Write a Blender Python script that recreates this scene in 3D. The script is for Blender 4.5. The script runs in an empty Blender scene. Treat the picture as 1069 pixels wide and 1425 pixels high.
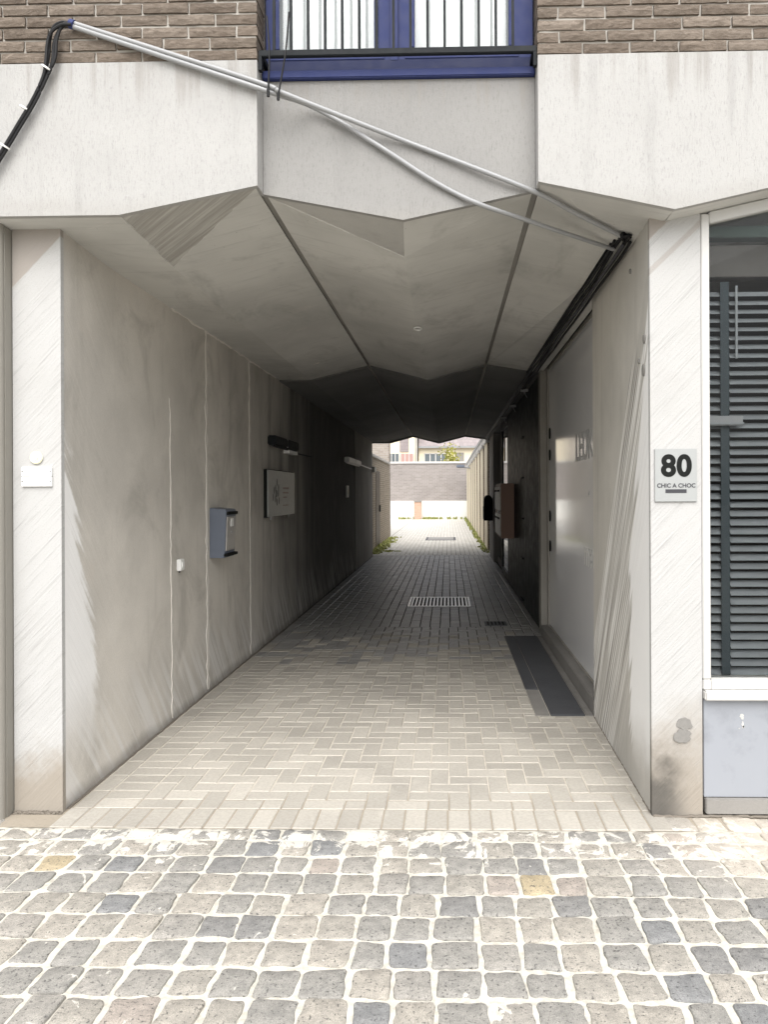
import bpy, bmesh, math, random
from mathutils import Vector, Matrix, noise as mnoise
R = math.radians
rnd = random.Random(7)
sc = bpy.context.scene
col = sc.collection

# ------------------------------------------------------------------ camera
F = 1010.0; W0, H0 = 1069.0, 1425.0
EYE = Vector((0, 0, 1.55))
YAW, ROLL = R(1.3), R(0.25)
ROT = Matrix.Rotation(YAW, 3, 'Z') @ Matrix.Rotation(R(90), 3, 'X') @ Matrix.Rotation(-ROLL, 3, 'Z')
_d = ROT.transposed() @ Vector((0, 1, 0))
OX = 624.5 - F * _d.x / -_d.z          # principal point that puts the passage axis at (624.5, 686)
OY = 686.0 + F * _d.y / -_d.z
cam = bpy.data.cameras.new('camera'); cam_o = bpy.data.objects.new('camera', cam); col.objects.link(cam_o)
cam.sensor_fit = 'AUTO'; cam.sensor_width = 36; cam.lens = 36 * F / H0
cam.shift_x = -(OX - W0 / 2) / H0; cam.shift_y = (OY - H0 / 2) / H0
cam.clip_start = 0.05; cam.clip_end = 600
cam_o.matrix_world = Matrix.Translation(EYE) @ ROT.to_4x4()
sc.camera = cam_o

def ray(px, py):
    return ROT @ Vector(((px - OX) / F, (OY - py) / F, -1))
def onX(px, py, X): d = ray(px, py); return EYE + d * ((X - EYE.x) / d.x)
def onY(px, py, Y): d = ray(px, py); return EYE + d * ((Y - EYE.y) / d.y)
def onZ(px, py, Z): d = ray(px, py); return EYE + d * ((Z - EYE.z) / d.z)

# ------------------------------------------------------------------ materials
class T:
    def __init__(s, name):
        s.m = bpy.data.materials.new(name); s.m.use_nodes = True
        s.nt = s.m.node_tree; s.nt.nodes.clear()
        s.out = s.nt.nodes.new('ShaderNodeOutputMaterial')
    def n(s, t): return s.nt.nodes.new(t)
    def put(s, sock, v):
        if isinstance(v, bpy.types.NodeSocket): s.nt.links.new(v, sock)
        elif hasattr(sock, 'default_value'):
            if isinstance(v, (tuple, list)) and len(v) == 3 and sock.type == 'RGBA': v = (*v, 1)
            sock.default_value = v
    def pos(s): return s.n('ShaderNodeNewGeometry').outputs['Position']
    def island(s): return s.n('ShaderNodeNewGeometry').outputs['Random Per Island']
    def xyz(s, v=None):
        n = s.n('ShaderNodeSeparateXYZ'); s.put(n.inputs[0], v or s.pos()); return n.outputs
    def vec(s, x, y, z):
        n = s.n('ShaderNodeCombineXYZ')
        for i, q in enumerate((x, y, z)): s.put(n.inputs[i], q)
        return n.outputs[0]
    def mapv(s, sc_, rot=(0, 0, 0), v=None):
        n = s.n('ShaderNodeMapping'); s.put(n.inputs['Vector'], v or s.pos())
        n.inputs['Scale'].default_value = sc_; n.inputs['Rotation'].default_value = rot
        return n.outputs[0]
    def noise(s, scale, detail=4, rough=.6, v=None, dist=0):
        n = s.n('ShaderNodeTexNoise'); s.put(n.inputs['Vector'], v or s.pos())
        n.inputs['Scale'].default_value = scale; n.inputs['Detail'].default_value = detail
        n.inputs['Roughness'].default_value = rough; n.inputs['Distortion'].default_value = dist
        return n.outputs['Fac']
    def vor(s, scale, v=None, feat='F1'):
        n = s.n('ShaderNodeTexVoronoi'); s.put(n.inputs['Vector'], v or s.pos())
        n.inputs['Scale'].default_value = scale; n.feature = feat
        return n.outputs['Distance']
    def mr(s, v, a, b, c=0., d=1., smooth=True):
        n = s.n('ShaderNodeMapRange'); n.interpolation_type = 'SMOOTHSTEP' if smooth else 'LINEAR'
        for i, q in enumerate((v, a, b, c, d)): s.put(n.inputs[i], q)
        return n.outputs[0]
    def m_(s, op, a, b=0., c=0.):
        n = s.n('ShaderNodeMath'); n.operation = op
        s.put(n.inputs[0], a); s.put(n.inputs[1], b); s.put(n.inputs[2], c)
        return n.outputs[0]
    def mix(s, f, a, b, mode='MIX'):
        n = s.n('ShaderNodeMix'); n.data_type = 'RGBA'; n.blend_type = mode
        s.put(n.inputs[0], f); s.put(n.inputs[6], a); s.put(n.inputs[7], b)
        return n.outputs[2]
    def ramp(s, f, stops, const=False):
        n = s.n('ShaderNodeValToRGB'); s.put(n.inputs[0], f)
        r = n.color_ramp; r.interpolation = 'CONSTANT' if const else 'LINEAR'
        while len(r.elements) < len(stops): r.elements.new(0.5)
        for e, (p, c) in zip(r.elements, stops): e.position = p; e.color = (*c, 1)
        return n.outputs[0]
    def bump(s, h, strength=.5, dist=.01, nrm=None):
        n = s.n('ShaderNodeBump'); s.put(n.inputs['Height'], h)
        n.inputs['Strength'].default_value = strength; n.inputs['Distance'].default_value = dist
        if nrm: s.put(n.inputs['Normal'], nrm)
        return n.outputs[0]
    def bsdf(s, color, rough=.8, nrm=None, metal=0., spec=.5, **kw):
        n = s.n('ShaderNodeBsdfPrincipled')
        s.put(n.inputs['Base Color'], color); s.put(n.inputs['Roughness'], rough)
        s.put(n.inputs['Metallic'], metal); s.put(n.inputs['Specular IOR Level'], spec)
        if nrm: s.put(n.inputs['Normal'], nrm)
        for k, v in kw.items(): s.put(n.inputs[k], v)
        s.nt.links.new(n.outputs[0], s.out.inputs[0]); return s.m

def plain(name, c, rough=.6, var=.12, scale=25, bump=.15, metal=0., spec=.5):
    t = T(name)
    a = t.noise(scale, 5, .65); b = t.noise(2.3, 3)
    k = t.m_('ADD', t.m_('MULTIPLY', a, var * 1.4), t.m_('MULTIPLY', b, var * 1.2))
    cc = t.mix(1., c, t.ramp(t.m_('ADD', k, 1 - 1.3 * var), [(0, (0, 0, 0)), (1, (1, 1, 1))]), 'MULTIPLY')
    return t.bsdf(cc, t.mr(a, .3, .7, rough * .85, min(1, rough * 1.15)), t.bump(a, bump, .004), metal, spec)

def hatch(t, a, b, freq, w=.5):
    """scratch lines: noise squeezed along one diagonal"""
    x, y, z = t.xyz()
    u = t.m_('ADD', t.m_('MULTIPLY', a[0], x), t.m_('ADD', t.m_('MULTIPLY', a[1], y), t.m_('MULTIPLY', a[2], z)))
    v = t.m_('ADD', t.m_('MULTIPLY', b[0], x), t.m_('ADD', t.m_('MULTIPLY', b[1], y), t.m_('MULTIPLY', b[2], z)))
    return t.noise(1., 3, .6, t.vec(t.m_('MULTIPLY', u, freq), t.m_('MULTIPLY', v, freq * .03), 0.3))

CON = (.33, .305, .27); WHITE = (.43, .427, .418)

def concrete(name, c, streak=.5, rough=.85, dark=.55):
    t = T(name)
    big = t.noise(.9, 4, .6); mid = t.noise(5, 5, .65); fine = t.noise(140, 4, .7)
    st = t.noise(1., 4, .65, t.mapv((7, 7, .55)))
    k = t.mix(t.mr(big, .3, .72), tuple(q * (1 - .32 * dark) for q in c), tuple(min(1, q * 1.12) for q in c))
    k = t.mix(t.m_('MULTIPLY', t.mr(st, .5, .75), streak), k, tuple(q * .62 for q in c))
    k = t.mix(t.m_('MULTIPLY', t.mr(mid, .55, .75), .35), k, tuple(min(1, q * 1.25) for q in c))
    k = t.mix(t.m_('MULTIPLY', t.mr(fine, .35, .65), .18), k, tuple(q * .7 for q in c))
    h = t.m_('ADD', t.m_('MULTIPLY', mid, .6), t.m_('MULTIPLY', fine, .25))
    return t.bsdf(k, rough, t.bump(h, .35, .012), spec=.3)

def m_ceiling():
    t = T('board_marked_concrete')
    c = (.53, .523, .495)
    x, y, z = t.xyz()
    big = t.noise(.8, 4, .6); mid = t.noise(4, 5, .7)
    bl = t.noise(1., 4, .7, t.mapv((1.2, 26, 8), (0, 0, R(12))))
    cr = t.mr(t.vor(1.1, t.mapv((1, 1.4, 1), (0, 0, R(20)), t.pos()), 'DISTANCE_TO_EDGE'), .0, .006, 1, 0)
    k = t.mix(t.mr(big, .3, .7), tuple(q * .8 for q in c), tuple(q * 1.08 for q in c))
    k = t.mix(t.m_('MULTIPLY', t.mr(bl, .52, .7), .4), k, tuple(q * .72 for q in c))
    pt = t.noise(1.7, 6, .7, t.mapv((1, .5, 1)), 1.)
    k = t.mix(t.mr(pt, .5, .72, 0, .5), k, (.25, .243, .228))
    po = t.m_('MULTIPLY', t.mr(t.vor(23), .05, .10, 1, 0), t.mr(mid, .5, .6))
    k = t.mix(t.m_('MULTIPLY', po, .7), k, (.12, .115, .105))
    k = t.mix(t.m_('MULTIPLY', t.mr(mid, .6, .75), .3), k, (.56, .53, .48))
    k = t.mix(t.m_('MULTIPLY', cr, t.mr(mid, .5, .62, 0, .35)), k, (.66, .63, .59))
    h = t.m_('ADD', bl, t.m_('MULTIPLY', mid, .4))
    return t.bsdf(k, .85, t.bump(h, .3, .01), spec=.3)

def m_raked():
    t = T('chisel_raked_concrete')
    hh = hatch(t, (.62, .78, 0), (.78, -.62, 0), 55)
    mid = t.noise(5, 4)
    k = t.mix(t.mr(hh, .35, .7), (.34, .33, .305), (.50, .49, .46))
    k = t.mix(t.m_('MULTIPLY', mid, .3), k, (.3, .28, .25))
    return t.bsdf(k, .9, t.bump(hh, .6, .012), spec=.2)

def m_stucco(name, c, dirt):
    t = T(name)
    v = t.noise(1., 5, .75, t.mapv((190, 190, 42)))
    s = t.noise(210, 3, .7); b = t.noise(1.3, 4, .6); st = t.noise(1., 3, .6, t.mapv((9, 9, .7)))
    k = t.mix(t.mr(v, .5, .72), c, tuple(q * .72 for q in c))
    k = t.mix(t.m_('MULTIPLY', t.mr(s, .62, .72), .5), k, tuple(q * .5 for q in c))
    k = t.mix(t.m_('MULTIPLY', t.mr(b, .42, .75), dirt), k, tuple(q * .7 for q in c))
    k = t.mix(t.m_('MULTIPLY', t.mr(st, .55, .75), dirt), k, tuple(q * .66 for q in c))
    x, y, z = t.xyz()
    run = t.noise(1., 3, .6, t.mapv((22, 22, .35)))
    g1 = t.m_('MULTIPLY', t.mr(t.m_('ADD', z, t.m_('MULTIPLY', t.m_('SUBTRACT', run, .5), .5)), 3.38, 3.56), t.mr(run, .45, .65))
    k = t.mix(t.m_('MULTIPLY', g1, .55), k, (.26, .245, .225))
    g2 = t.mr(t.m_('ADD', z, t.m_('MULTIPLY', t.m_('SUBTRACT', b, .5), .35)), 2.96, 2.86)
    k = t.mix(t.m_('MULTIPLY', g2, .28), k, (.3, .285, .26))
    h = t.m_('ADD', v, t.m_('MULTIPLY', s, .5))
    return t.bsdf(k, .9, t.bump(h, .55, .006), spec=.2)

def m_pillar(name, right):
    t = T(name)
    x, y, z = t.xyz()
    hh = hatch(t, (.72, 0, -.70), (.70, 0, .72), 95)
    big = t.noise(2.2, 5, .65); mid = t.noise(9, 5, .7); fine = t.noise(160, 3, .7)
    k = t.mix(t.mr(hh, .53, .82), WHITE, (.32, .316, .308))
    k = t.mix(t.m_('MULTIPLY', t.mr(big, .45, .7), .3), k, (.36, .352, .337))
    k = t.mix(t.m_('MULTIPLY', t.mr(fine, .56, .68), .5), k, (.27, .26, .245))
    # bare concrete at the head of the pillar, cut off by a diagonal
    if right:
        s = t.m_('SUBTRACT', t.m_('ADD', z, t.m_('MULTIPLY', x, -.95)), 1.79)
        band = t.m_('MULTIPLY', t.mr(s, -.125, -.115), t.mr(s, -.09, -.08, 1, 0))
        f = t.m_('MAXIMUM', t.mr(t.m_('ADD', s, t.m_('MULTIPLY', mid, .03)), .06, .075), t.m_('MULTIPLY', band, .6))
    else:
        s = t.m_('SUBTRACT', t.m_('ADD', z, t.m_('MULTIPLY', x, -1.05)), 4.80)
        f = t.mr(t.m_('ADD', s, t.m_('MULTIPLY', mid, .02)), -.0, .014)
    k = t.mix(t.m_('MULTIPLY', f, .9), k, (.31, .28, .25))
    # splash dirt at the foot
    zz = t.m_('ADD', z, t.m_('MULTIPLY', t.m_('SUBTRACT', big, .5), .7))
    foot = t.mr(zz, .14, .60 if right else .40, 1, 0)
    k = t.mix(t.m_('MULTIPLY', foot, .85), k, (.27, .235, .19))
    if right:
        core = t.m_('MULTIPLY', t.mr(t.m_('ADD', zz, t.m_('MULTIPLY', mid, .2)), .18, .46, 1, 0), t.mr(t.m_('ADD', x, t.m_('MULTIPLY', big, .12)), 1.08, 1.24, 1, 0))
        k = t.mix(t.m_('MULTIPLY', core, .9), k, (.085, .08, .072))
    h = t.m_('ADD', hh, t.m_('MULTIPLY', fine, .3))
    return t.bsdf(k, .85, t.bump(h, .5, .007), spec=.25)

def m_wall_left():
    t = T('worn_concrete_left')
    x, y, z = t.xyz()
    c = (.58, .55, .50)
    big = t.noise(.9, 4, .6); mid = t.noise(4, 5, .65); fine = t.noise(150, 4, .7)
    st = t.noise(1., 5, .7, t.mapv((5, 5, .45)))
    hh = hatch(t, (0, .80, .60), (0, -.60, .80), 26)
    k = t.mix(t.mr(big, .3, .7), tuple(q * .8 for q in c), tuple(q * 1.1 for q in c))
    k = t.mix(t.m_('MULTIPLY', t.mr(st, .5, .75), .35), k, (.34, .32, .285))
    k = t.mix(t.m_('MULTIPLY', t.mr(mid, .58, .75), .3), k, (.58, .53, .47))
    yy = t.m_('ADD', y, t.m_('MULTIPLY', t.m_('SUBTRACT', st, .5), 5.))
    k = t.mix(t.mr(yy, 6.6, 10.5, 0, .8), k, (.030, .030, .030))  # shade deeper in the passage painted into the wall colour
    k = t.mix(t.m_('MULTIPLY', t.mr(fine, .35, .65), .12), k, (.22, .2, .18))
    bl = t.noise(1.9, 6, .7, t.mapv((1, 1, .7)), .8)
    k = t.mix(t.mr(bl, .5, .7, 0, .42), k, (.26, .243, .215))
    # band of old whitewash by the corner: wider towards the ground, ragged edge
    edge = t.m_('ADD', t.m_('SUBTRACT', y, 3.52), t.m_('MULTIPLY', t.m_('SUBTRACT', hh, .5), .24))
    edge = t.m_('ADD', edge, t.m_('MULTIPLY', t.m_('SUBTRACT', mid, .5), .2))
    wid = t.mr(z, 2.05, .8, -.05, .33, False)
    f = t.mr(t.m_('SUBTRACT', wid, edge), -.02, .06)
    f = t.m_('MULTIPLY', f, t.mr(t.m_('ADD', z, t.m_('MULTIPLY', mid, .25)), .25, .75))
    k = t.mix(t.m_('MULTIPLY', f, .9), k, (.80, .795, .785))
    # pale scuffs low down
    lo = t.m_('MULTIPLY', t.mr(t.m_('ADD', z, t.m_('MULTIPLY', big, .9)), .55, 1.15, 1, 0), t.mr(hh, .42, .6))
    k = t.mix(t.m_('MULTIPLY', lo, .6), k, (.68, .67, .65))
    # soot line just above the ground
    k = t.mix(t.m_('MULTIPLY', t.mr(t.m_('ADD', z, t.m_('MULTIPLY', mid, .1)), .06, .14, 1, 0), .5), k, (.14, .125, .11))
    h = t.m_('ADD', t.m_('MULTIPLY', mid, .7), t.m_('ADD', t.m_('MULTIPLY', fine, .2), t.m_('MULTIPLY', hh, t.mr(y, 3.6, 4.3, .8, .15))))
    return t.bsdf(k, .85, t.bump(h, .4, .012), spec=.3)

def m_wall_right():
    t = T('worn_concrete_right')
    x, y, z = t.xyz()
    c = (.54, .52, .475)
    big = t.noise(.9, 4, .6); mid = t.noise(4, 5, .65); fine = t.noise(150, 4, .7)
    st = t.noise(1., 5, .7, t.mapv((6, 6, .4)))
    k = t.mix(t.mr(big, .3, .7), tuple(q * .84 for q in c), tuple(q * 1.1 for q in c))
    k = t.mix(t.m_('MULTIPLY', t.mr(st, .5, .75), .35), k, (.22, .205, .185))
    k = t.mix(t.m_('MULTIPLY', t.mr(fine, .35, .65), .12), k, (.22, .2, .18))
    # diagonal chisel ribs
    s = t.m_('ADD', z, t.m_('MULTIPLY', y, 1.5))          # 8.08 on the first rib
    rb = t.noise(1., 3, .7, t.vec(t.m_('MULTIPLY', s, 24), t.m_('MULTIPLY', t.m_('SUBTRACT', y, z), .35), 0))
    zone = t.m_('MULTIPLY', t.mr(s, 6.2, 7.1), t.mr(s, 8.05, 8.10, 1, 0))
    zone = t.m_('MULTIPLY', zone, t.mr(z, 2.35, 2.1))
    k = t.mix(t.m_('MULTIPLY', t.mr(s, 8.0, 7.9), .25), k, (.26, .25, .23))
    k = t.mix(t.m_('MULTIPLY', zone, t.mr(rb, .47, .60)), k, (.76, .75, .72))
    k = t.mix(t.m_('MULTIPLY', zone, t.mr(rb, .44, .34)), k, (.13, .122, .112))
    # whitewash near the corner
    hh = hatch(t, (0, .87, .5), (0, -.5, .87), 18)
    edge = t.m_('ADD', t.m_('SUBTRACT', y, 3.5), t.m_('MULTIPLY', t.m_('SUBTRACT', hh, .5), .35))
    wid = t.mr(z, 2.75, 1.2, -.03, .44, False)
    f = t.mr(t.m_('SUBTRACT', wid, edge), -.015, .03)
    f = t.m_('MULTIPLY', f, t.mr(t.m_('ADD', z, t.m_('MULTIPLY', mid, .3)), .2, .6))
    k = t.mix(t.m_('MULTIPLY', f, .92), k, (.80, .795, .78))
    h = t.m_('ADD', t.m_('MULTIPLY', mid, .6), t.m_('ADD', t.m_('MULTIPLY', fine, .2), t.m_('MULTIPLY', t.m_('MULTIPLY', rb, zone), .7)))
    return t.bsdf(k, .85, t.bump(h, .5, .014), spec=.3)

def m_sett():
    t = T('granite_sett')
    i = t.island(); x, y, z = t.xyz()
    base = t.ramp(i, [(0, (.24, .24, .238)), (.07, (.35, .335, .305)), (.29, (.30, .295, .28)), (.45, (.38, .36, .325)),
                      (.60, (.30, .295, .28)), (.74, (.37, .335, .305)), (.82, (.33, .32, .30)), (.91, (.24, .246, .252)), (.955, (.36, .345, .32)), (.992, (.42, .36, .25))], True)
    base = t.mix(1., base, (.98, .965, .94), 'MULTIPLY')
    mid = t.noise(22, 5, .7); pits = t.noise(95, 3, .6); gr = t.noise(260, 3, .7); big = t.noise(1.1, 3)
    k = t.mix(t.mr(mid, .3, .7), t.mix(1., base, (.78, .78, .78), 'MULTIPLY'), t.mix(1., base, (1.18, 1.17, 1.15), 'MULTIPLY'))
    k = t.mix(t.m_('MULTIPLY', t.mr(gr, .38, .62), .6), k, t.mix(1., base, (.5, .5, .5), 'MULTIPLY'))
    k = t.mix(t.m_('MULTIPLY', t.mr(pits, .58, .66), .8), k, (.07, .068, .065))
    # cement slurry smeared over some stones, most in the rows by the passage
    sl = t.noise(7, 5, .7, None, .8)
    near = t.mr(y, 2.85, 3.3, .0, .15)
    f = t.mr(t.m_('ADD', t.m_('ADD', sl, near), t.m_('MULTIPLY', t.m_('SUBTRACT', big, .5), .25)), .66, .70)
    k = t.mix(t.m_('MULTIPLY', f, .85), k, (.60, .575, .515))
    rt = t.m_('MULTIPLY', t.mr(x, .75, 1.4), t.mr(y, 2.7, 3.2))
    k = t.mix(t.m_('MULTIPLY', rt, .55), k, (.56, .50, .42))
    h = t.m_('ADD', mid, t.m_('SUBTRACT', t.m_('MULTIPLY', gr, .3), t.m_('MULTIPLY', t.mr(pits, .6, .7), .5)))
    return t.bsdf(k, .8, t.bump(h, .6, .006), spec=.3)

def m_mortar():
    t = T('cement_joint')
    a = t.noise(40, 5, .7); b = t.noise(3, 4); x, y, z = t.xyz()
    k = t.mix(t.mr(a, .4, .7), (.55, .53, .47), (.41, .385, .33))
    k = t.mix(t.mr(b, .55, .72, 0, .3), k, (.48, .44, .38))
    k = t.mix(t.m_('MULTIPLY', t.mr(x, .9, 1.6), t.mr(y, 2.6, 3.1, 0, .8)), k, (.46, .41, .34))
    return t.bsdf(k, .95, t.bump(a, .6, .006), spec=.1)

def m_paver(name, a, b, soil, rough):
    t = T(name)
    i = t.island(); x, y, z = t.xyz()
    base = t.mix(i, a, b)
    n1 = t.noise(60, 4, .7); big = t.noise(1.2, 4, .6); mid = t.noise(7, 4, .65)
    k = t.mix(t.mr(n1, .35, .68, 0, .3), base, tuple(q * .66 for q in a))
    k = t.mix(t.mr(big, .42, .70, 0, soil), k, (.16, .15, .135))
    k = t.mix(t.mr(mid, .58, .72, 0, .35), k, tuple(min(1, q * 1.15) for q in b))
    sp = t.mr(t.vor(4.5), .02, .045, .75, 0)
    k = t.mix(t.m_('MULTIPLY', sp, t.mr(big, .5, .6)), k, (.07, .065, .06))
    return t.bsdf(k, t.mr(n1, .3, .7, rough - .08, rough + .08), t.bump(t.m_('ADD', n1, mid), .3, .004), spec=.4)

def m_bed():
    t = T('joint_sand')
    x, y, z = t.xyz(); a = t.noise(50, 4, .7)
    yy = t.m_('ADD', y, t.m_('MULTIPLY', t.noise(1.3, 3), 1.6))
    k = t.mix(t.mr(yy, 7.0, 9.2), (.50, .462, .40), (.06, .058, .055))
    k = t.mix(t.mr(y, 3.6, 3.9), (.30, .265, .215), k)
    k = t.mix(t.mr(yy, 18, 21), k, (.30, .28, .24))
    k = t.mix(t.mr(a, .5, .7, 0, .4), k, (.2, .18, .15))
    return t.bsdf(k, .95, t.bump(a, .4, .004), spec=.1)

def m_rough_brick(name, stops, scale=1.):
    t = T(name)
    i = t.island()
    base = t.ramp(i, stops)
    v = t.noise(1., 5, .7, t.mapv((16 * scale, 16 * scale, 60 * scale)), 1.2); f = t.noise(180, 3, .7)
    k = t.mix(t.mr(v, .3, .72), t.mix(1., base, (.62, .6, .58), 'MULTIPLY'), t.mix(1., base, (1.2, 1.2, 1.2), 'MULTIPLY'))
    k = t.mix(t.mr(f, .55, .75, 0, .3), k, (.42, .39, .36))
    return t.bsdf(k, .9, t.bump(t.m_('ADD', v, t.m_('MULTIPLY', f, .3)), .55, .010), spec=.2)

def m_brickwall(name, c1, c2, mortar, axis='XZ', bw=.22, bh=.065):
    t = T(name)
    x, y, z = t.xyz()
    v = t.vec(x if axis == 'XZ' else y, z, 0)
    n = t.n('ShaderNodeTexBrick'); t.put(n.inputs['Vector'], v)
    n.inputs['Scale'].default_value = 1; n.inputs['Brick Width'].default_value = bw; n.inputs['Row Height'].default_value = bh
    n.inputs['Mortar Size'].default_value = .006; n.inputs['Mortar Smooth'].default_value = .2
    for s_, c in (('Color1', c1), ('Color2', c2), ('Mortar', mortar)): n.inputs[s_].default_value = (*c, 1)
    a = t.noise(40, 4, .7); b = t.noise(.8, 4, .6)
    k = t.mix(t.mr(a, .4, .7, 0, .3), n.outputs['Color'], tuple(q * .6 for q in c1))
    k = t.mix(t.mr(b, .45, .75, 0, .35), k, tuple(q * .6 for q in c2))
    h = t.m_('ADD', t.m_('MULTIPLY', n.outputs['Fac'], -1.), t.m_('MULTIPLY', a, .4))
    return t.bsdf(k, .9, t.bump(h, .7, .008), spec=.2)

def m_glass(name, tint, refl=1.45, rough=.0):
    t = T(name)
    tr = t.n('ShaderNodeBsdfTransparent'); tr.inputs[0].default_value = (*tint, 1)
    gl = t.n('ShaderNodeBsdfGlossy'); gl.inputs['Roughness'].default_value = rough
    fr = t.n('ShaderNodeFresnel'); fr.inputs['IOR'].default_value = refl
    mx = t.n('ShaderNodeMixShader')
    t.nt.links.new(fr.outputs[0], mx.inputs[0]); t.nt.links.new(tr.outputs[0], mx.inputs[1]); t.nt.links.new(gl.outputs[0], mx.inputs[2])
    t.nt.links.new(mx.outputs[0], t.out.inputs[0]); return t.m

def m_film():
    t = T('frosted_film_glass')
    a = t.noise(1.2, 3)
    k = t.mix(a, (.70, .70, .71), (.78, .78, .78))
    n = t.noise(.7, 2)
    return t.bsdf(k, .09, t.bump(n, .05, .01), spec=.6)

MT = {}
MT['ceiling'] = m_ceiling(); MT['raked'] = m_raked()
MT['ceiling_deep'] = concrete('shade_toned_concrete', (.19, .187, .18), .5)  # gloom of the inner passage put into a darker ceiling colour
MT['wall_deep'] = concrete('deep_shade_concrete', (.125, .115, .10), .8)  # deep wall shade put into the colour; no object uses it
MT['wall_end'] = concrete('pale_end_concrete', (.36, .345, .325), .8)
MT['band'] = m_stucco('white_raked_render', (.40, .395, .383), .35)
MT['panel'] = m_stucco('grey_raked_render', (.285, .28, .27), .3)  # greyer than the bands on both sides
MT['pillar_l'] = m_pillar('whitewashed_pillar', False); MT['pillar_r'] = m_pillar('whitewashed_pillar_stained', True)
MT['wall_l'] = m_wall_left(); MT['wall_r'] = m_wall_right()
MT['sett'] = m_sett(); MT['mortar'] = m_mortar()
MT['paver_near'] = m_paver('sandy_clinker', (.35, .328, .288), (.45, .422, .372), .28, .75)
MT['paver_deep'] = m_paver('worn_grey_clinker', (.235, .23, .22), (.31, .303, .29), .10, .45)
MT['paver_yard'] = m_paver('yard_clinker', (.58, .56, .515), (.66, .64, .60), .08, .7)
MT['paver_mid'] = m_paver('paler_grey_clinker', (.29, .283, .27), (.37, .362, .345), .08, .45)
MT['bed'] = m_bed()
MT['brick'] = m_rough_brick('brown_brick', [(0, (.125, .101, .081)), (.4, (.172, .141, .114)), (.7, (.147, .121, .098)), (1, (.205, .172, .142))])
MT['brick_joint'] = plain('white_mortar', (.38, .36, .325), .95, .2, 60, .4)
MT['blue'] = plain('blue_paint', (.030, .041, .128), .6, .2, 18, .12, 0., .25)
MT['blue_dark'] = plain('dark_blue_paint', (.015, .021, .066), .6, .2, 18, .1, 0., .25)
MT['black_iron'] = plain('dark_iron', (.014, .016, .018), .6, .3, 30, .15, 0., .15)
MT['cable'] = plain('black_cable_sheath', (.012, .012, .013), .55, .2, 60, .05, 0., .25)
MT['conduit'] = plain('grey_conduit', (.27, .274, .278), .4, .2, 12, .05)
MT['white_plastic'] = plain('white_plastic', (.78, .78, .76), .4, .06, 20, .03)
MT['cream'] = plain('cream_plastic', (.80, .78, .60), .4, .05, 20, .03)
MT['taupe'] = plain('taupe_paint', (.235, .222, .195), .6, .12, 14, .1)
MT['frame'] = plain('white_lacquer_frame', (.50, .495, .475), .4, .08, 9, .04)
MT['sill'] = plain('white_stone_sill', (.50, .49, .47), .55, .12, 14, .1)
MT['panel_blue'] = plain('pale_blue_grey_panel', (.275, .29, .318), .6, .7, 6, .08)
MT['plaque'] = plain('plaque_aluminium', (.315, .325, .32), .35, .06, 30, .02)
MT['ink'] = plain('dark_ink', (.012, .013, .012), .7, .1, 40, 0, 0., .1)
MT['ink_grey'] = plain('grey_ink', (.06, .06, .066), .7, .1, 40, 0, 0., .1)
MT['ink_soft'] = plain('worn_print', (.17, .17, .165), .6, .2, 40, 0)
MT['ink_red'] = plain('faded_red_ink', (.36, .25, .24), .5, .1, 40, 0)
MT['film'] = m_film(); MT['letters'] = plain('frosted_letter_film', (.46, .46, .455), .5, .05, 30, 0)
MT['letter_white'] = plain('white_letter_film', (.68, .68, .66), .5, .05, 30, 0)
MT['glass'] = m_glass('clear_glass', (.84, .85, .85), 1.2)
MT['glass_up'] = m_glass('upper_window_glass', (.97, .98, .98), 1.5)
MT['glass_dark'] = m_glass('dark_glass', (.12, .13, .13), 1.5)
MT['slat'] = plain('grey_blind_slat', (.25, .265, .275), .5, .1, 12, .03)
MT['tape'] = plain('slate_blind_tape', (.045, .058, .065), .9, .2, 120, .1)
MT['headbox'] = plain('brown_grey_box', (.11, .10, .09), .7, .2, 14, .05)
MT['green_bar'] = plain('grey_green_beam', (.10, .16, .14), .5, .2, 12, .05)
MT['room'] = plain('dark_room', (.025, .024, .023), .9, .2, 3, 0)
MT['curtain'] = plain('white_net_curtain', (.86, .88, .88), .9, .03, 10, .02)
MT['slate_box'] = plain('blue_grey_sheet', (.13, .15, .19), .4, .12, 14, .04)
MT['dark_door'] = plain('black_green_paint', (.010, .013, .012), .55, .15, 6, .02, 0., .3)
MT['brown_box'] = plain('brown_sheet_metal', (.24, .135, .09), .5, .15, 18, .04)
MT['door_brown'] = plain('dark_brown_door', (.05, .036, .03), .5, .15, 14, .04)
MT['door_white'] = plain('pale_box_door', (.62, .60, .56), .5, .08, 18, .02)
MT['jamb'] = concrete('jamb_concrete', (.30, .285, .255), .5)
MT['bluestone'] = concrete('dark_bluestone', (.075, .078, .085), .3, .55)
MT['threshold'] = concrete('grey_threshold', (.23, .22, .205), .4)
MT['grate'] = plain('galvanised_grate', (.82, .81, .79), .3, .08, 30, .05)
MT['pit'] = plain('drain_pit', (.012, .012, .012), .9, .1, 10, 0)
MT['seam'] = plain('pale_joint_filler', (.68, .65, .60), .9, .25, 45, .3)
MT['brick_yard_x'] = m_brickwall('yard_brick', (.29, .25, .215), (.37, .325, .285), (.44, .42, .39), 'XZ')
MT['brick_yard_y'] = m_brickwall('yard_brick_side', (.24, .20, .155), (.33, .28, .22), (.45, .42, .37), 'YZ')
MT['brick_pale'] = m_brickwall('pale_yard_brick', (.46, .41, .35), (.56, .51, .45), (.5, .47, .42), 'YZ')
MT['brick_dark'] = m_brickwall('brown_pilaster_brick', (.22, .175, .135), (.30, .245, .195), (.42, .38, .33), 'XZ')
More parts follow.
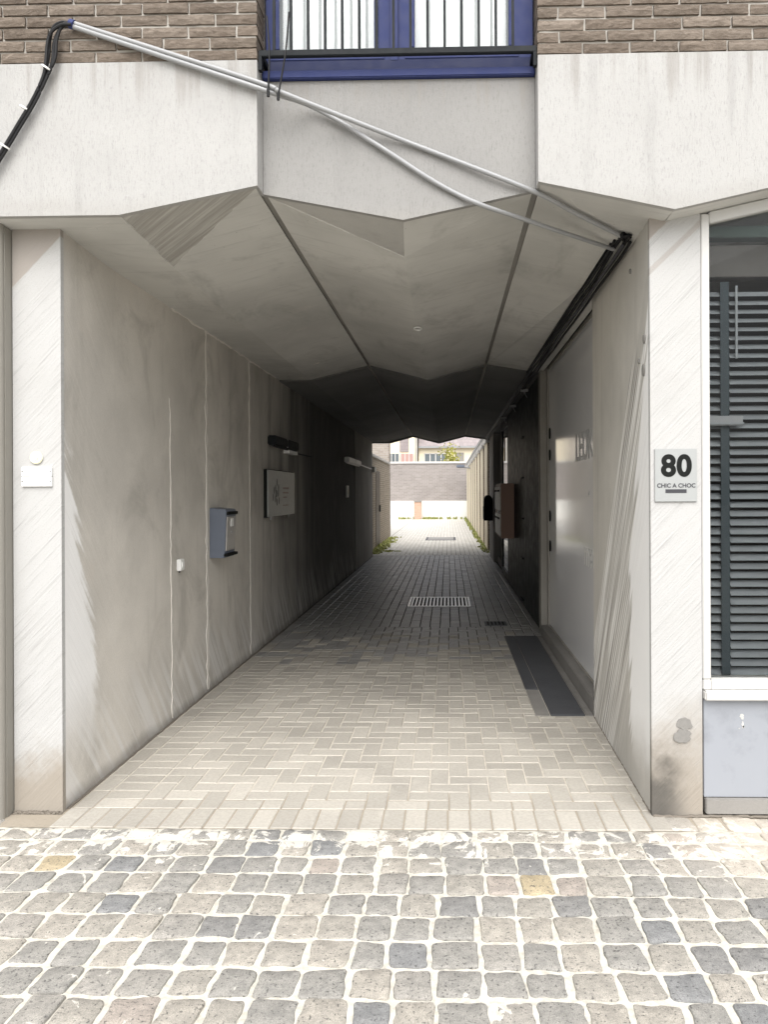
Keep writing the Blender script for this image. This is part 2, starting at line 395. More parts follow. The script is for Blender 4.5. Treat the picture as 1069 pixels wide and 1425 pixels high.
MT['brick_back'] = m_brickwall('grey_brown_brick', (.26, .235, .22), (.32, .29, .275), (.40, .38, .36), 'XZ', .3, .09)
MT['brick_orange'] = m_brickwall('orange_brick', (.50, .30, .21), (.56, .36, .27), (.5, .44, .38), 'XZ')
MT['white_wall'] = plain('white_painted_wall', (.78, .77, .73), .9, .1, 4, .2)
MT['cream_wall'] = plain('cream_paint_lit', (.74, .66, .50), .9, .08, 3, .1)
MT['roof'] = m_brickwall('grey_pink_roof_tile', (.27, .235, .235), (.32, .28, .275), (.17, .15, .15), 'XZ', .3, .28)
MT['slate_roof'] = m_brickwall('pale_slate', (.36, .36, .35), (.46, .45, .44), (.2, .2, .2), 'YZ', .35, .3)
MT['win_dark'] = plain('house_window_glass', (.12, .14, .15), .15, .3, 1.2, 0)
MT['red_curtain'] = plain('dull_red_awning', (.40, .25, .22), .8, .2, 6, 0)
MT['ground'] = plain('street_ground', (.34, .32, .29), .95, .2, 3, .2)
MT['dirt'] = plain('grit_dirt', (.16, .14, .115), .95, .4, 90, .8)
MT['grout_patch'] = plain('grey_mortar_patch', (.22, .212, .198), .95, .3, 60, .6)
def m_leaf(name, a, b):
    t = T(name); i = t.island()
    return t.bsdf(t.mix(i, a, b), .6, spec=.3)
MT['weed'] = m_leaf('weed_leaf', (.20, .24, .06), (.40, .40, .15))
MT['shrub'] = m_leaf('yellow_shrub_leaf', (.22, .24, .04), (.42, .38, .08))
MT['bark'] = plain('bark', (.12, .09, .06), .9, .3, 20, .4)

# ------------------------------------------------------------------ mesh helpers
class MB:
    def __init__(s): s.v = []; s.f = []; s.mi = []
    def face(s, pts, mi=0):
        k = len(s.v); s.v += [tuple(p) for p in pts]; s.f.append(tuple(range(k, k + len(pts)))); s.mi.append(mi); return s
    def hexa(s, p, mi=0):
        """8 points: bottom ring then top ring"""
        k = len(s.v); s.v += [tuple(q) for q in p]
        for f in ((3, 2, 1, 0), (4, 5, 6, 7), (0, 1, 5, 4), (1, 2, 6, 5), (2, 3, 7, 6), (3, 0, 4, 7)):
            s.f.append(tuple(k + i for i in f)); s.mi.append(mi)
        return s
    def box(s, x0, x1, y0, y1, z0, z1, mi=0):
        return s.hexa([(x0, y0, z0), (x1, y0, z0), (x1, y1, z0), (x0, y1, z0), (x0, y0, z1), (x1, y0, z1), (x1, y1, z1), (x0, y1, z1)], mi)
    def prism(s, pts, d, mi=0):
        """planar polygon pushed along the vector d"""
        d = Vector(d); k = len(s.v); n = len(pts)
        s.v += [tuple(p) for p in pts] + [tuple(Vector(p) + d) for p in pts]
        s.f.append(tuple(range(k, k + n))); s.f.append(tuple(range(k + 2 * n - 1, k + n - 1, -1))); s.mi += [mi, mi]
        for i in range(n):
            j = (i + 1) % n
            s.f.append((k + j, k + i, k + n + i, k + n + j)); s.mi.append(mi)
        return s
    def tube(s, path, r, seg=10, mi=0, cap=True):
        path = [Vector(p) for p in path]; rings = []
        for i, p in enumerate(path):
            a = path[max(0, i - 1)]; b = path[min(len(path) - 1, i + 1)]
            t = (b - a).normalized(); u = t.cross(Vector((0, 0, 1)) if abs(t.z) < .9 else Vector((0, 1, 0))).normalized(); w = t.cross(u)
            k = len(s.v)
            for j in range(seg):
                q = 2 * math.pi * j / seg
                s.v.append(tuple(p + u * (r * math.cos(q)) + w * (r * math.sin(q))))
            rings.append(k)
        for a, b in zip(rings, rings[1:]):
            for j in range(seg):
                s.f.append((a + j, a + (j + 1) % seg, b + (j + 1) % seg, b + j)); s.mi.append(mi)
        if cap:
            s.f.append(tuple(rings[0] + j for j in range(seg))[::-1]); s.f.append(tuple(rings[-1] + j for j in range(seg))); s.mi += [mi, mi]
        return s
    def disc(s, c, n, r, h, seg=24, mi=0, ry=None):
        n = Vector(n).normalized(); u = n.cross(Vector((0, 0, 1)) if abs(n.z) < .9 else Vector((1, 0, 0))).normalized(); w = n.cross(u)
        c = Vector(c)
        pts = [c + u * (r * math.cos(2 * math.pi * j / seg)) + w * ((ry or r) * math.sin(2 * math.pi * j / seg)) for j in range(seg)]
        return s.prism(pts, n * h, mi)
    def build(s, name, mat, parent=None, bevel=0, smooth=False):
        org = Vector((0, 0, 0)) if parent is None else Vector(parent.get('_org', (0, 0, 0)))
        me = bpy.data.meshes.new(name)
        me.from_pydata([tuple(Vector(v) - org) for v in s.v], [], s.f)
        for m in (mat if isinstance(mat, (list, tuple)) else [mat]): me.materials.append(MT[m] if isinstance(m, str) else m)
        me.polygons.foreach_set('material_index', s.mi)
        bm = bmesh.new(); bm.from_mesh(me)
        bmesh.ops.recalc_face_normals(bm, faces=bm.faces)
        if bevel: bmesh.ops.bevel(bm, geom=[e for e in bm.edges if len(e.link_faces) == 2 and e.calc_face_angle(0) > .5], offset=bevel, segments=2, affect='EDGES', clamp_overlap=True)
        if smooth:
            for f in bm.faces: f.smooth = True
            for e in bm.edges:
                if len(e.link_faces) == 2 and e.calc_face_angle(0) > R(40): e.smooth = False
        bm.to_mesh(me); bm.free()
        o = bpy.data.objects.new(name, me); col.objects.link(o)
        if parent is not None: o.parent = parent; o['_org'] = tuple(org)
        return o

def tag(o, label=None, cat=None, group=None, kind=None):
    for k, v in (('label', label), ('category', cat), ('group', group), ('kind', kind)):
        if v: o[k] = v
    return o
def thing(name, loc, label, cat, group=None):
    o = bpy.data.objects.new(name, None); col.objects.link(o); o.location = loc; o.empty_display_size = .1
    o['_org'] = tuple(loc); return tag(o, label, cat, group)
def text(name, body, size, mat, parent, origin, xdir, zdir, offset=0., extrude=.0012, align='CENTER', stretch=1., spacing=1.):
    c = bpy.data.curves.new(name, 'FONT'); c.body = body; c.size = size; c.offset = offset; c.extrude = extrude
    c.align_x = align; c.align_y = 'BOTTOM_BASELINE'; c.space_character = spacing
    c.materials.append(MT[mat])
    x = Vector(xdir).normalized(); y = Vector(zdir).normalized(); z = x.cross(y)
    m = Matrix((x * stretch, y, z)).transposed().to_4x4()
    # bake to a mesh so the letters are plain geometry
    tmp = bpy.data.objects.new(name, c)
    col.objects.link(tmp)
    dg = bpy.context.evaluated_depsgraph_get(); dg.update()
    me = bpy.data.meshes.new_from_object(tmp.evaluated_get(dg))
    bpy.data.objects.remove(tmp); bpy.data.curves.remove(c)
    org = Vector(parent.get('_org', (0, 0, 0)))
    me.transform(Matrix.Translation(Vector(origin) - org) @ m)
    o = bpy.data.objects.new(name, me); col.objects.link(o); o.parent = parent
    return o

# ------------------------------------------------------------------ key planes
YB, YM, YP = 3.35, 3.45, 3.50
XL = onY(84, 730, YP).x               # left passage wall
XR0 = onY(907, 730, YP).x             # right passage wall at its corner
XPL = onY(18, 730, YP).x              # outer edge of left pillar
XPR = onY(977, 730, YP).x             # outer edge of right pillar
XW = 1.03; YJ = 8.1; YE = 17.9
gL = onY(358, 262, YB).x; gR = onY(746, 255, YM).x       # the two high folds
xA = onY(165, 299, YB).x; xC = onY(561, 305, YM).x; xE = onY(940, 291, YB).x
zH = onY(356, 258, YB).z - .0; zA = onY(165, 299, YB).z; zM = onY(561, 306, YM).z; zE = onY(940, 291, YB).z
zB = onY(200, 86, YB).z; zBR = zB
print('KEY', XL, XR0, XPL, XPR, gL, gR, xA, xC, xE, zH, zA, zM, zE, zB)
TOP = 5.2

# ------------------------------------------------------------------ ground, street, passage floor
g = MB(); g.face([(-150, -80, -.06), (150, -80, -.06), (150, 300, -.06), (-150, 300, -.06)])
tag(g.build('ground', 'ground'), 'plain ground around the street and the yard', 'ground', kind='structure')

def street():
    b = MB(); n = mnoise.noise
    # cement bed: a fine uneven sheet
    x0, x1, y0, y1, st = -2.9, 2.9, 1.55, 3.36, .018
    nx = int((x1 - x0) / st); ny = int((y1 - y0) / st); k = len(b.v)
    for j in range(ny + 1):
        for i in range(nx + 1):
            x = x0 + (x1 - x0) * i / nx; y = y0 + (y1 - y0) * j / ny
            z = -.0065 + .004 * n((x * 9, y * 9, 0)) + .0035 * n((x * 30, y * 30, 4)) + .006 * max(0, n((x * 4, y * 4, 9)) + (.25 if y > 2.95 else -.1))
            if j == ny or i in (0, nx) or j == 0: z = -.012
            b.v.append((x, y, z))
    for j in range(ny):
        for i in range(nx):
            a = k + j * (nx + 1) + i
            b.f.append((a, a + 1, a + nx + 2, a + nx + 1)); b.mi.append(0)
    for (u0, u1, w0, w1) in ((-9, -2.9, -6, 3.36), (2.9, 9, -6, 3.36), (-2.9, 2.9, -6, 1.55)):
        b.face([(u0, w0, -.012), (u1, w0, -.012), (u1, w1, -.012), (u0, w1, -.012)], 0)
    P = .1435; r = random.Random(3)
    ys = 3.335; row = 0
    while ys > -1.0:
        h = P * (.72 if row == 0 else r.uniform(.95, 1.06))
        sh = .022 * math.sin(row * .8) + r.uniform(-.008, .008); c = 0
        edges = [-4.2 + P * k + .007 * math.sin(k * 1.7) + sh + r.uniform(-.009, .009) for k in range(int(8.4 / P))]
        for xs, xe in zip(edges, edges[1:]):
            w = xe - xs
            cx, cy = xs + w / 2, ys - h / 2
            if not (abs(cx) > 3.0 and cy < 1.5) or r.random() < .999:
                stone(b, cx, cy, w, h, r)
        ys -= h; row += 1
    x = 1.0
    while x < 3.0:
        stone(b, x + P / 2, 3.335 + .078, P, .15, r); x += P
    x = XL - .22
    while x > -3.0:
        stone(b, x - P / 2, 3.335 + .05, P, .1, r); x -= P
    b.face([(1.3, 3.36, -.009), (3.2, 3.36, -.009), (3.2, 3.6, -.009), (1.3, 3.6, -.009)], 0); b.face([(-3.4, 3.36, -.009), (XL - .3, 3.36, -.009), (XL - .3, 3.6, -.009), (-3.4, 3.6, -.009)], 0)
    return b
def stone(b, cx, cy, w, h, r):
    g_ = r.uniform(.0045, .0095); hw, hh = w / 2 - g_, h / 2 - g_
    cs = [(-hw, -hh), (hw, -hh), (hw, hh), (-hw, hh)]
    cs = [(cx + x + r.uniform(-.009, .009), cy + y + r.uniform(-.008, .008)) for x, y in cs]
    out = []
    for q in range(4):
        a = Vector(cs[q]); c = Vector(cs[(q + 1) % 4]); pv = Vector(cs[q - 1])
        rr = r.uniform(.007, .019)
        e = (c - a).normalized(); e0 = (pv - a).normalized()
        out.append(a + e0 * rr); out.append(a + (e0 + e) * rr * .32); out.append(a + e * rr)
        L = (c - a).length; nrm = Vector((e.y, -e.x))
        for t in (.38, .62): out.append(a + e * (L * t) + nrm * r.uniform(-.005, .003))
    n = len(out); zt = r.uniform(-.002, .004); tx, ty = r.uniform(-.025, .025), r.uniform(-.025, .025)
    ctr = sum(out, Vector((0, 0))) / n
    k = len(b.v)
    for sc_, dz in ((1.0, -.035), (1.0, -.007), (.968, -.002), (.90, .0)):
        for p in out:
            q = ctr + (p - ctr) * sc_
            b.v.append((q.x, q.y, zt + dz + (q.x - ctr.x) * tx + (q.y - ctr.y) * ty + (r.uniform(-.0012, .0012) if dz > -.02 else 0)))
    for l in range(3):
        for i in range(n):
            j = (i + 1) % n
            b.f.append((k + l * n + i, k + l * n + j, k + (l + 1) * n + j, k + (l + 1) * n + i)); b.mi.append(1)
    c0 = len(b.v); b.v.append((ctr.x, ctr.y, zt + r.uniform(0, .002)))
    for i in range(n):
        b.f.append((k + 3 * n + i, k + 3 * n + (i + 1) % n, c0)); b.mi.append(1)
tag(street().build('street', ['mortar', 'sett'], smooth=True), 'street of grey granite setts with white cement joints', 'street', kind='structure')

def paver(b, x0, x1, y0, y1, mi, r, gap=.0035):
    if x1 - x0 < .015 or y1 - y0 < .015: return
    x0 += gap; x1 -= gap; y0 += gap; y1 -= gap; c = .0045
    z = r.uniform(-.0012, .0012); j = lambda: r.uniform(-.0012, .0012)
    tx, ty = r.uniform(-.008, .008), r.uniform(-.008, .008)
    k = len(b.v); pts = [(x0, y0), (x1, y0), (x1, y1), (x0, y1)]
    pts = [(x + j(), y + j()) for x, y in pts]
    ins = [(c, c), (-c, c), (-c, -c), (c, -c)]
    mx, my = (x0 + x1) / 2, (y0 + y1) / 2
    for x, y in pts: b.v.append((x, y, -.016))
    for x, y in pts: b.v.append((x, y, z - .0035 + (x - mx) * tx + (y - my) * ty))
    for (x, y), (a, d) in zip(pts, ins): b.v.append((x + a, y + d, z + (x - mx) * tx + (y - my) * ty))
    for l in (0, 4):
        for i in range(4): b.f.append((k + l + i, k + l + (i + 1) % 4, k + l + 4 + (i + 1) % 4, k + l + 4 + i)); b.mi.append(mi)
    b.f.append((k + 8, k + 9, k + 10, k + 11)); b.mi.append(mi)

def cut_paver(b, x0, x1, y0, y1, mi, r, gap, hole):
    X0, X1, Y0, Y1 = hole
    if x1 <= X0 or x0 >= X1 or y1 <= Y0 or y0 >= Y1: return paver(b, x0, x1, y0, y1, mi, r, gap)
    if y0 < Y0: paver(b, x0, x1, y0, Y0, mi, r, gap)
    if y1 > Y1: paver(b, x0, x1, Y1, y1, mi, r, gap)
    a, c = max(y0, Y0), min(y1, Y1)
    if x0 < X0: paver(b, x0, X0, a, c, mi, r, gap)
    if x1 > X1: paver(b, X1, x1, a, c, mi, r, gap)
def passage_floor():
    b = MB(); r = random.Random(5)
    b.face([(XL - .3, 3.345, -.0038), (1.3, 3.345, -.0038), (1.3, 9, -.0038), (XL - .3, 9, -.0038)], 0); b.face([(XL - .3, 9, -.0035), (1.3, 9, -.0035), (1.3, YE + .2, -.0065), (XL - .3, YE + .2, -.0065)], 0)
    a = .104
    x = XL + .015
    while x < 0.99:                       # soldier course along the street
        paver(b, x, x + a, 3.345, 3.345 + 2 * a, 1, r); x += a * r.uniform(.99, 1.01)
    y0 = 3.345 + 2 * a; xl = XL + .02
    y = y0                                # two edge rows on the left
    while y < 8.4:
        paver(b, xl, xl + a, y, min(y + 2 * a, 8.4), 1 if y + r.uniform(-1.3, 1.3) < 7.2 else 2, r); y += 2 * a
    y = y0
    while y < 8.4:
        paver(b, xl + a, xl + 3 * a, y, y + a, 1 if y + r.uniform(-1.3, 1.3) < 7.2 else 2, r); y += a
    X0 = xl + 3 * a; X1 = 1.06; Y0 = y0; Y1 = 8.4
    for i in range(-4, 40):               # herringbone
        for j in range(-4, 60):
            c = (i - j) % 4
            if c == 0: q = (i, i + 2, j, j + 1)
            elif c == 3: q = (i, i + 1, j, j + 2)
            else: continue
            u0, u1, w0, w1 = X0 + q[0] * a, X0 + q[1] * a, Y0 + q[2] * a, Y0 + q[3] * a
            u0, u1, w0, w1 = max(u0, X0), min(u1, X1), max(w0, Y0), min(w1, Y1)
            if u1 <= u0 or w1 <= w0: continue
            cx, cy = (u0 + u1) / 2, (w0 + w1) / 2
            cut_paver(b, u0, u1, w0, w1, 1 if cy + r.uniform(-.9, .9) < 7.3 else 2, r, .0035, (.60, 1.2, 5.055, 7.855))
    # stretcher bond, long side along the passage
    c = 0; x = XL + .02; w = .118
    while x < 1.06:
        y = Y1 - (.105 if c % 2 else 0)
        while y < YE + .2:
            u = max(y, Y1)
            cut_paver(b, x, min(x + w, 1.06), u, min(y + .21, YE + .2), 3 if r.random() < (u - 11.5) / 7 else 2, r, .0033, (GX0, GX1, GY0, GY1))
            y += .21
        x += w; c += 1
    return b
pg0 = onZ(566, 844, 0); pg1 = onZ(655, 831, 0)
GX0, GX1, GY0, GY1 = pg0.x + .01, pg1.x - .02, pg0.y, pg1.y
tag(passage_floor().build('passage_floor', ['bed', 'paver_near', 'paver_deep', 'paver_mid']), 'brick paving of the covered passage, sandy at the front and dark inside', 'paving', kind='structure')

def yard():
    b = MB(); r = random.Random(9)
    b.face([(-7, YE + .2, -.0065), (1.4, YE + .2, -.0065), (1.4, 44, -.0065), (-7, 44, -.0065)], 0)
    c = 0; x = -2.06; w = .118
    while x < 1.1:
        y = YE + .2 - (.105 if c % 2 else 0)
        while y < 43.:
            u = max(y, YE + .2)
            cut_paver(b, x, x + w, u, y + .21, 1, r, .005, (MX0, MX1, MY0, MY1))
            y += .21
        x += w; c += 1
    b.face([(-7, 18.3, .0), (-2.08, 18.3, .0), (-2.08, 44, .0), (-7, 44, .0)], 1)
    return b
pm0 = onZ(592, 752, 0); pm1 = onZ(634, 747.5, 0); MX0, MX1, MY0, MY1 = pm0.x, pm1.x, pm0.y, pm1.y
tag(yard().build('yard_paving', ['bed', 'paver_yard', 'paver_deep']), 'bright paved courtyard behind the passage', 'paving', kind='structure')

# ------------------------------------------------------------------ the building over the passage
bld = thing('passage_building', (0, YP, 0), 'grey concrete building spanning the brick paved passage, with brown brick and a blue window above', 'building')
# white folded bands
b = MB(); th = .03
b.prism([(-3.4, YB, zA), (xA, YB, zA), (gL, YB, zH), (gL, YB, zB), (-3.4, YB, zB)], (0, th, 0))
b.box(gL - .03, gL, YB + th, YM + th, zH + .003, zB)
tag(b.build('concrete_band', 'band', bld), 'white raked concrete band with a folded lower edge under the brick, left of the window')
b = MB(); s_ = xE - gR
b.prism([(gR, YB, zH), (xE, YB, zE), (xE + s_, YB, zH), (xE + 2 * s_, YB, zE), (xE + 3 * s_, YB, zH), (xE + 3 * s_, YB, zB), (gR, YB, zB)], (0, th, 0))
b.box(gR, gR + .03, YB + th, YM + th, zH + .003, zB)
tag(b.build('concrete_band', 'band', bld), 'white raked concrete band with a zigzag lower edge above the house number')
zS = onY(550, 111, YM).z              # underside of window sill
b = MB(); b.prism([(gL + .002, YM, zH), (xC, YM, zM), (gR - .002, YM, zH), (gR - .002, YM, zS), (gL + .002, YM, zS)], (0, th, 0))
tag(b.build('recessed_panel', 'panel', bld), 'grey raked concrete panel set back between the white bands')

# bricks
def bricks(x0, x1, b, r, z0, z1):
    k = 0; z = z0; hh = .0555
    while z < z1:
        x = x0 - (.11 if k % 2 else 0) - r.uniform(0, .01)
        while x < x1:
            w = r.uniform(.205, .216); a0, a1 = max(x, x0), min(x + w, x1)
            if a1 - a0 > .03:
                y = YB + r.uniform(-.006, .003); dz = r.uniform(-.002, .002)
                nx = max(2, int((a1 - a0) / .03)); nz = 2; k0 = len(b.v)
                fr = []
                for j in range(nz + 1):
                    for i in range(nx + 1):
                        e = (i in (0, nx)) or (j in (0, nz))
                        fr.append((a0 + (a1 - a0) * i / nx + r.uniform(-.002, .002) * (1 if e else 2), y + (.004 if e else 0) + r.uniform(-.001, .0018), z + dz + .0445 * j / nz + r.uniform(-.0012, .0012)))
                b.v += fr
                for j in range(nz):
                    for i in range(nx):
                        q = k0 + j * (nx + 1) + i
                        b.f.append((q, q + 1, q + nx + 2, q + nx + 1)); b.mi.append(0)
                # sides back into the wall
                ring = [k0 + i for i in range(nx + 1)] + [k0 + j * (nx + 1) + nx for j in range(1, nz + 1)] + [k0 + nz * (nx + 1) + i for i in range(nx - 1, -1, -1)] + [k0 + j * (nx + 1) for j in range(nz - 1, 0, -1)]
                k1 = len(b.v)
                for q in ring: vx = b.v[q]; b.v.append((vx[0], YB + .14, vx[2]))
                n = len(ring)
                for i in range(n):
                    j = (i + 1) % n
                    b.f.append((ring[j], ring[i], k1 + i, k1 + j)); b.mi.append(0)
            x += w + .010
        z += hh; k += 1
for x0, x1, lab in ((-3.4, gL, 'rough brown brick wall left of the blue window'), (gR, xE + 3 * s_, 'rough brown brick wall right of the blue window')):
    b = MB(); r = random.Random(int(x0 * 10) + 90)
    bricks(x0, x1, b, r, zB + .006, 4.6)
    b.box(x0 + .006, x1 - .006, YB + .012, YB + .30, zB + .002, TOP, 1)
    tag(b.build('brick_wall', ['brick', 'brick_joint'], bld), lab)
b = MB(); b.box(gL, gR, YB + .012, YB + .30, 5.0, TOP); b.build('brick_wall', 'brick_joint', bld)

# ceiling
yf, ym = YB + th, YM + th
zR = .040                                 # ridges run this much lower than the front edge
C = onY(240, 373, 4.07); zc = zA - .035
def sol(px, py, z): return onZ(px, py, z)
C = sol(240, 372, zc); Cm = sol(563, 358, zM - .035); zm = zM - .035
xc, xm = C.x, Cm.x
zW = onX(832, 411, .995).z                # ceiling at right wall
zW = 2.885
gw = .015
def ceil(b, y0, y1, front):
    """one length of folded ceiling; mi 0 plain, 1 raked facet, 2 groove"""
    d = 0 if front else -.009
    L = -3.3; A = (xA, yf, zA); B = (gL - gw, yf, zH); 
    hl = zH - .006
    if front:
        Cp = (xc, C.y, zc); Cq = (xm, Cm.y, zm)
        b.face([(L, yf, zA), A, Cp, (L, C.y, zc + .01)], 0)
        b.face([A, B, Cp], 1)
        b.face([(L, C.y, zc + .01), Cp, (xc, y1, zc), (L, y1, zc + .01)], 0)
        b.face([Cp, B, (gL - gw, y1, hl), (xc, y1, zc)], 0)
        B2 = (gL + gw, ym, zH); A2 = (xC, ym, zM); H = (gR - gw, ym, zH)
        b.face([B2, A2, Cq], 3)
        b.face([B2, Cq, (xm, y1, zm), (gL + gw, y1, hl)], 0)
        b.face([A2, H, Cq], 0)
        b.face([Cq, H, (gR - gw, y1, hl), (xm, y1, zm)], 0)
        H2 = (gR + gw, yf, zH)
        b.face([H2, (xE, yf, zE), (xE, 4.2, zW - .01), (xE, y1, zW - .01), (gR + gw, y1, hl)], 0)
        b.face([(xE, yf, zE), (xE + s_, yf, zH), (xE + s_, 4.2, zH), (xE, 4.2, zE)], 0)
        b.face([(xE + s_, yf, zH), (xE + 2 * s_, yf, zE), (xE + 2 * s_, 4.2, zE), (xE + s_, 4.2, zH)], 0)
        b.face([(xE + 2 * s_, yf, zE), (xE + 3 * s_, yf, zH), (xE + 3 * s_, 4.2, zH), (xE + 2 * s_, 4.2, zE)], 0)
    else:
        for p, q in (((L, zc + .01), (xc, zc)), ((xc, zc), (gL - gw, hl)), ((gL + gw, hl), (xm, zm)), ((xm, zm), (gR - gw, hl)), ((gR + gw, hl), (1.2, zW - .02))):
            b.face([(p[0], y0, p[1] + d), (q[0], y0, q[1] + d), (q[0], y1, q[1] + d), (p[0], y1, p[1] + d)], 0)
            b.face([(p[0], y0, p[1] + d), (q[0], y0, q[1] + d), (q[0], y0, q[1] + .1), (p[0], y0, p[1] + .1)], 0)
    for gx, ys in ((gL, ym if front else y0), (gR, ym if front else y0)):
        a0, a1, zt = gx - gw, gx + gw, zH + .012 + d
        b.face([(a0, ys, zt), (a1, ys, zt), (a1, y1, zt), (a0, y1, zt)], 2)
        for q in (a0, a1): b.face([(q, ys, zt), (q, y1, zt), (q, y1, hl + d - .0005), (q, ys, (zH if front else hl) + d - .0005)], 2)
MT['facet'] = concrete('smooth_grey_facet', (.37, .362, .342), .3)
MT['groove'] = concrete('groove_concrete', (.27, .26, .24), .3)
MT['groove_deep'] = concrete('groove_concrete_lit', (.42, .40, .37), .3)  # far grooves: courtyard light put into a paler tone
b = MB(); ceil(b, 0, YJ - .03, True)
tag(b.build('ceiling', ['ceiling', 'raked', 'groove', 'facet'], bld), 'folded concrete ceiling at the mouth of the passage')
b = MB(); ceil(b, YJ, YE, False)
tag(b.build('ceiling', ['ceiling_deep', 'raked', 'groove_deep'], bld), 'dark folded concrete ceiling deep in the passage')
# rough bulges left by formwork at the edges of the raked facets
def bead(b, p, q, r, n=14, seg=6, jit=.5):
    p, q = Vector(p), Vector(q); pts = []
    for i in range(n + 1):
        t = i / n; pts.append(p.lerp(q, t) + Vector((rnd.uniform(-1, 1), rnd.uniform(-1, 1), rnd.uniform(-1, 1))) * r * jit)
    b.tube(pts, r, seg)
b = MB(); bead(b, (xA, yf + .01, zA + .004), (xc, C.y, zc + .004), .008, 22, 6, .7); bead(b, (gL - gw - .01, yf + .01, zH + .004), (xc, C.y, zc + .004), .006)
bead(b, (gL + gw, ym, zH + .003), (xm, Cm.y, zm + .003), .006)
b.build('formwork_edge', 'ceiling', bld, smooth=True)

# walls of the passage
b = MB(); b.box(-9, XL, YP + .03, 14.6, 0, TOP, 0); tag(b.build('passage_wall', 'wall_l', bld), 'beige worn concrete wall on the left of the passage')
b = MB(); b.box(-9, XL + .012, 14.6, YE, 0, TOP, 0); tag(b.build('passage_wall', 'wall_end', bld), 'streaked grey end of the left passage wall by the courtyard')
# pillars
b = MB(); b.box(XPL, XL + .004, YP, YP + .029, -.01, zA + .02); tag(b.build('pillar', 'pillar_l', bld), 'white pillar with a round doorbell')
b = MB(); b.box(XR0 - .003, XPR, YP, YP + .029, -.01, zE + .06); tag(b.build('pillar', 'pillar_r', bld), 'white pillar carrying the house number, dirty at its foot')
XR1 = onX(826, 700, 1.0).x
YR1 = onX(826, 700, 1.0).y
b = MB(); b.hexa([(XR0, YP + .029, 0), (XPR - .01, YP + .029, 0), (XPR - .01, YR1, 0), (1.0, YR1, 0), (XR0, YP + .029, 3.05), (XPR - .01, YP + .029, 3.05), (XPR - .01, YR1, 3.05), (1.0, YR1, 3.05)])
tag(b.build('passage_wall', 'wall_r', bld), 'right passage wall with diagonal chisel ribs')
# upper storey, solid
b = MB(); b.box(XL + .001, 1.1, YB + .31, YE, 3.06, TOP); b.box(1.1, 9, 3.7, YE, 3.06, TOP); b.box(-9, XL, YB + .31, YP + .029, 3.06, TOP)
b.build('upper_storey', 'brick_joint', bld)
# right side, deep: jamb, black doors, end pier
b = MB(); b.box(XW + .02, 9, YJ + .02, 12.45, 0, 3.05); b.box(XW + .15, 9, 12.45, 16.3, 0, 3.05); tag(b.build('passage_wall', 'dark_door', bld), 'black wall deep on the right of the passage')
b = MB(); b.box(XW - .02, 9, 16.3, YE, 0, 3.05); tag(b.build('passage_wall', 'wall_end', bld), 'grey end pier on the right by the courtyard')
b = MB(); b.box(1.005, 1.16, YJ - .16, YJ + .018, 0, 3.05); tag(b.build('door_jamb', 'jamb', bld), 'grey concrete jamb beside the frosted panel')
# far lintel of the passage
b = MB()
b.prism([(-3.3, YE, zc - .03), (xc + .1, YE, zc - .025), (gL, YE, zH - .035), (xm, YE, zm - .035), (gR, YE, zH - .035), (1.2, YE, zW - .05), (3.5, YE, zW - .05), (3.5, YE, TOP), (-3.3, YE, TOP)], (0, .22, 0))
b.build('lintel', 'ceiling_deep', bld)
# filler seams on the left wall
def seam(b, px, w, top, x=XL):
    Y = onX(px, 700, x).y; r = random.Random(px); n = 46; L = []
    for i in range(n + 1):
        z = .02 + (top - .02) * i / n
        L.append((Y + r.uniform(-.009, .009) - .02 * (i / n), z, w * r.choice((.25, .5, .7, .9, 1.1, 1.5))))
    for (a, za, wa), (c, zc_, wc) in zip(L, L[1:]):
        b.hexa([(x - .002, a - wa, za), (x + .004, a - wa, za), (x + .004, a + wa, za), (x - .002, a + wa, za), (x - .002, c - wc, zc_), (x + .004, c - wc, zc_), (x + .004, c + wc, zc_), (x - .002, c + wc, zc_)])
for px, w, top in ((238, .008, 2.2), (288, .024, 2.84), (348, .020, 2.84)):
    b = MB(); seam(b, px, w, top); tag(b.build('joint_seam', 'seam', bld), 'pale filler in a vertical wall joint')
b = MB(); bead(b, (XL + .003, 4.9, zc + .005), (XL + .003, 7.9, zc + .005), .011, 40, 6, .8); b.build('ceiling_seam', 'seam', bld)
b = MB(); bead(b, (-1.6, 7.35, zc + .002), (-.95, 7.9, zH - .01), .006, 24, 6, .6); bead(b, (XL + .05, 7.7, zc + .004), (-1.3, 7.3, zc + .055), .006, 24, 6, .6)
b.build('ceiling_seam', 'seam', bld)
# round bolt caps, holes and a mortar patch on the right
for px, py, rr in ((901, 470, .022), (900, 514, .028), (893, 502, .012), (880, 376, .012)):
    p = onX(px, py, XR0 + .006)
    b = MB(); b.disc((XR0 + .004 + (p.y - YP) * .012, p.y + .02, p.z), (-1, 0, 0), rr * .8, .012, 18, 0, rr * 1.1); b.build('bolt_cap', 'grout_patch', bld, .002)
b = MB()
for px, py, rx, rz in ((954, 1007, .038, .03), (950, 1024, .042, .03)):
    p = onY(px, py, YP); pts = []
    for i in range(16):
        q = i / 16 * 2 * math.pi; k = rnd.uniform(.75, 1.2); pts.append((p.x + rx * k * math.cos(q), YP - .004 - (.002 if py > 1010 else 0), p.z + rz * k * math.sin(q)))
    b.prism(pts, (0, .006, 0))
tag(b.build('mortar_patch', 'grout_patch', bld), 'grey mortar smear low on the white pillar')
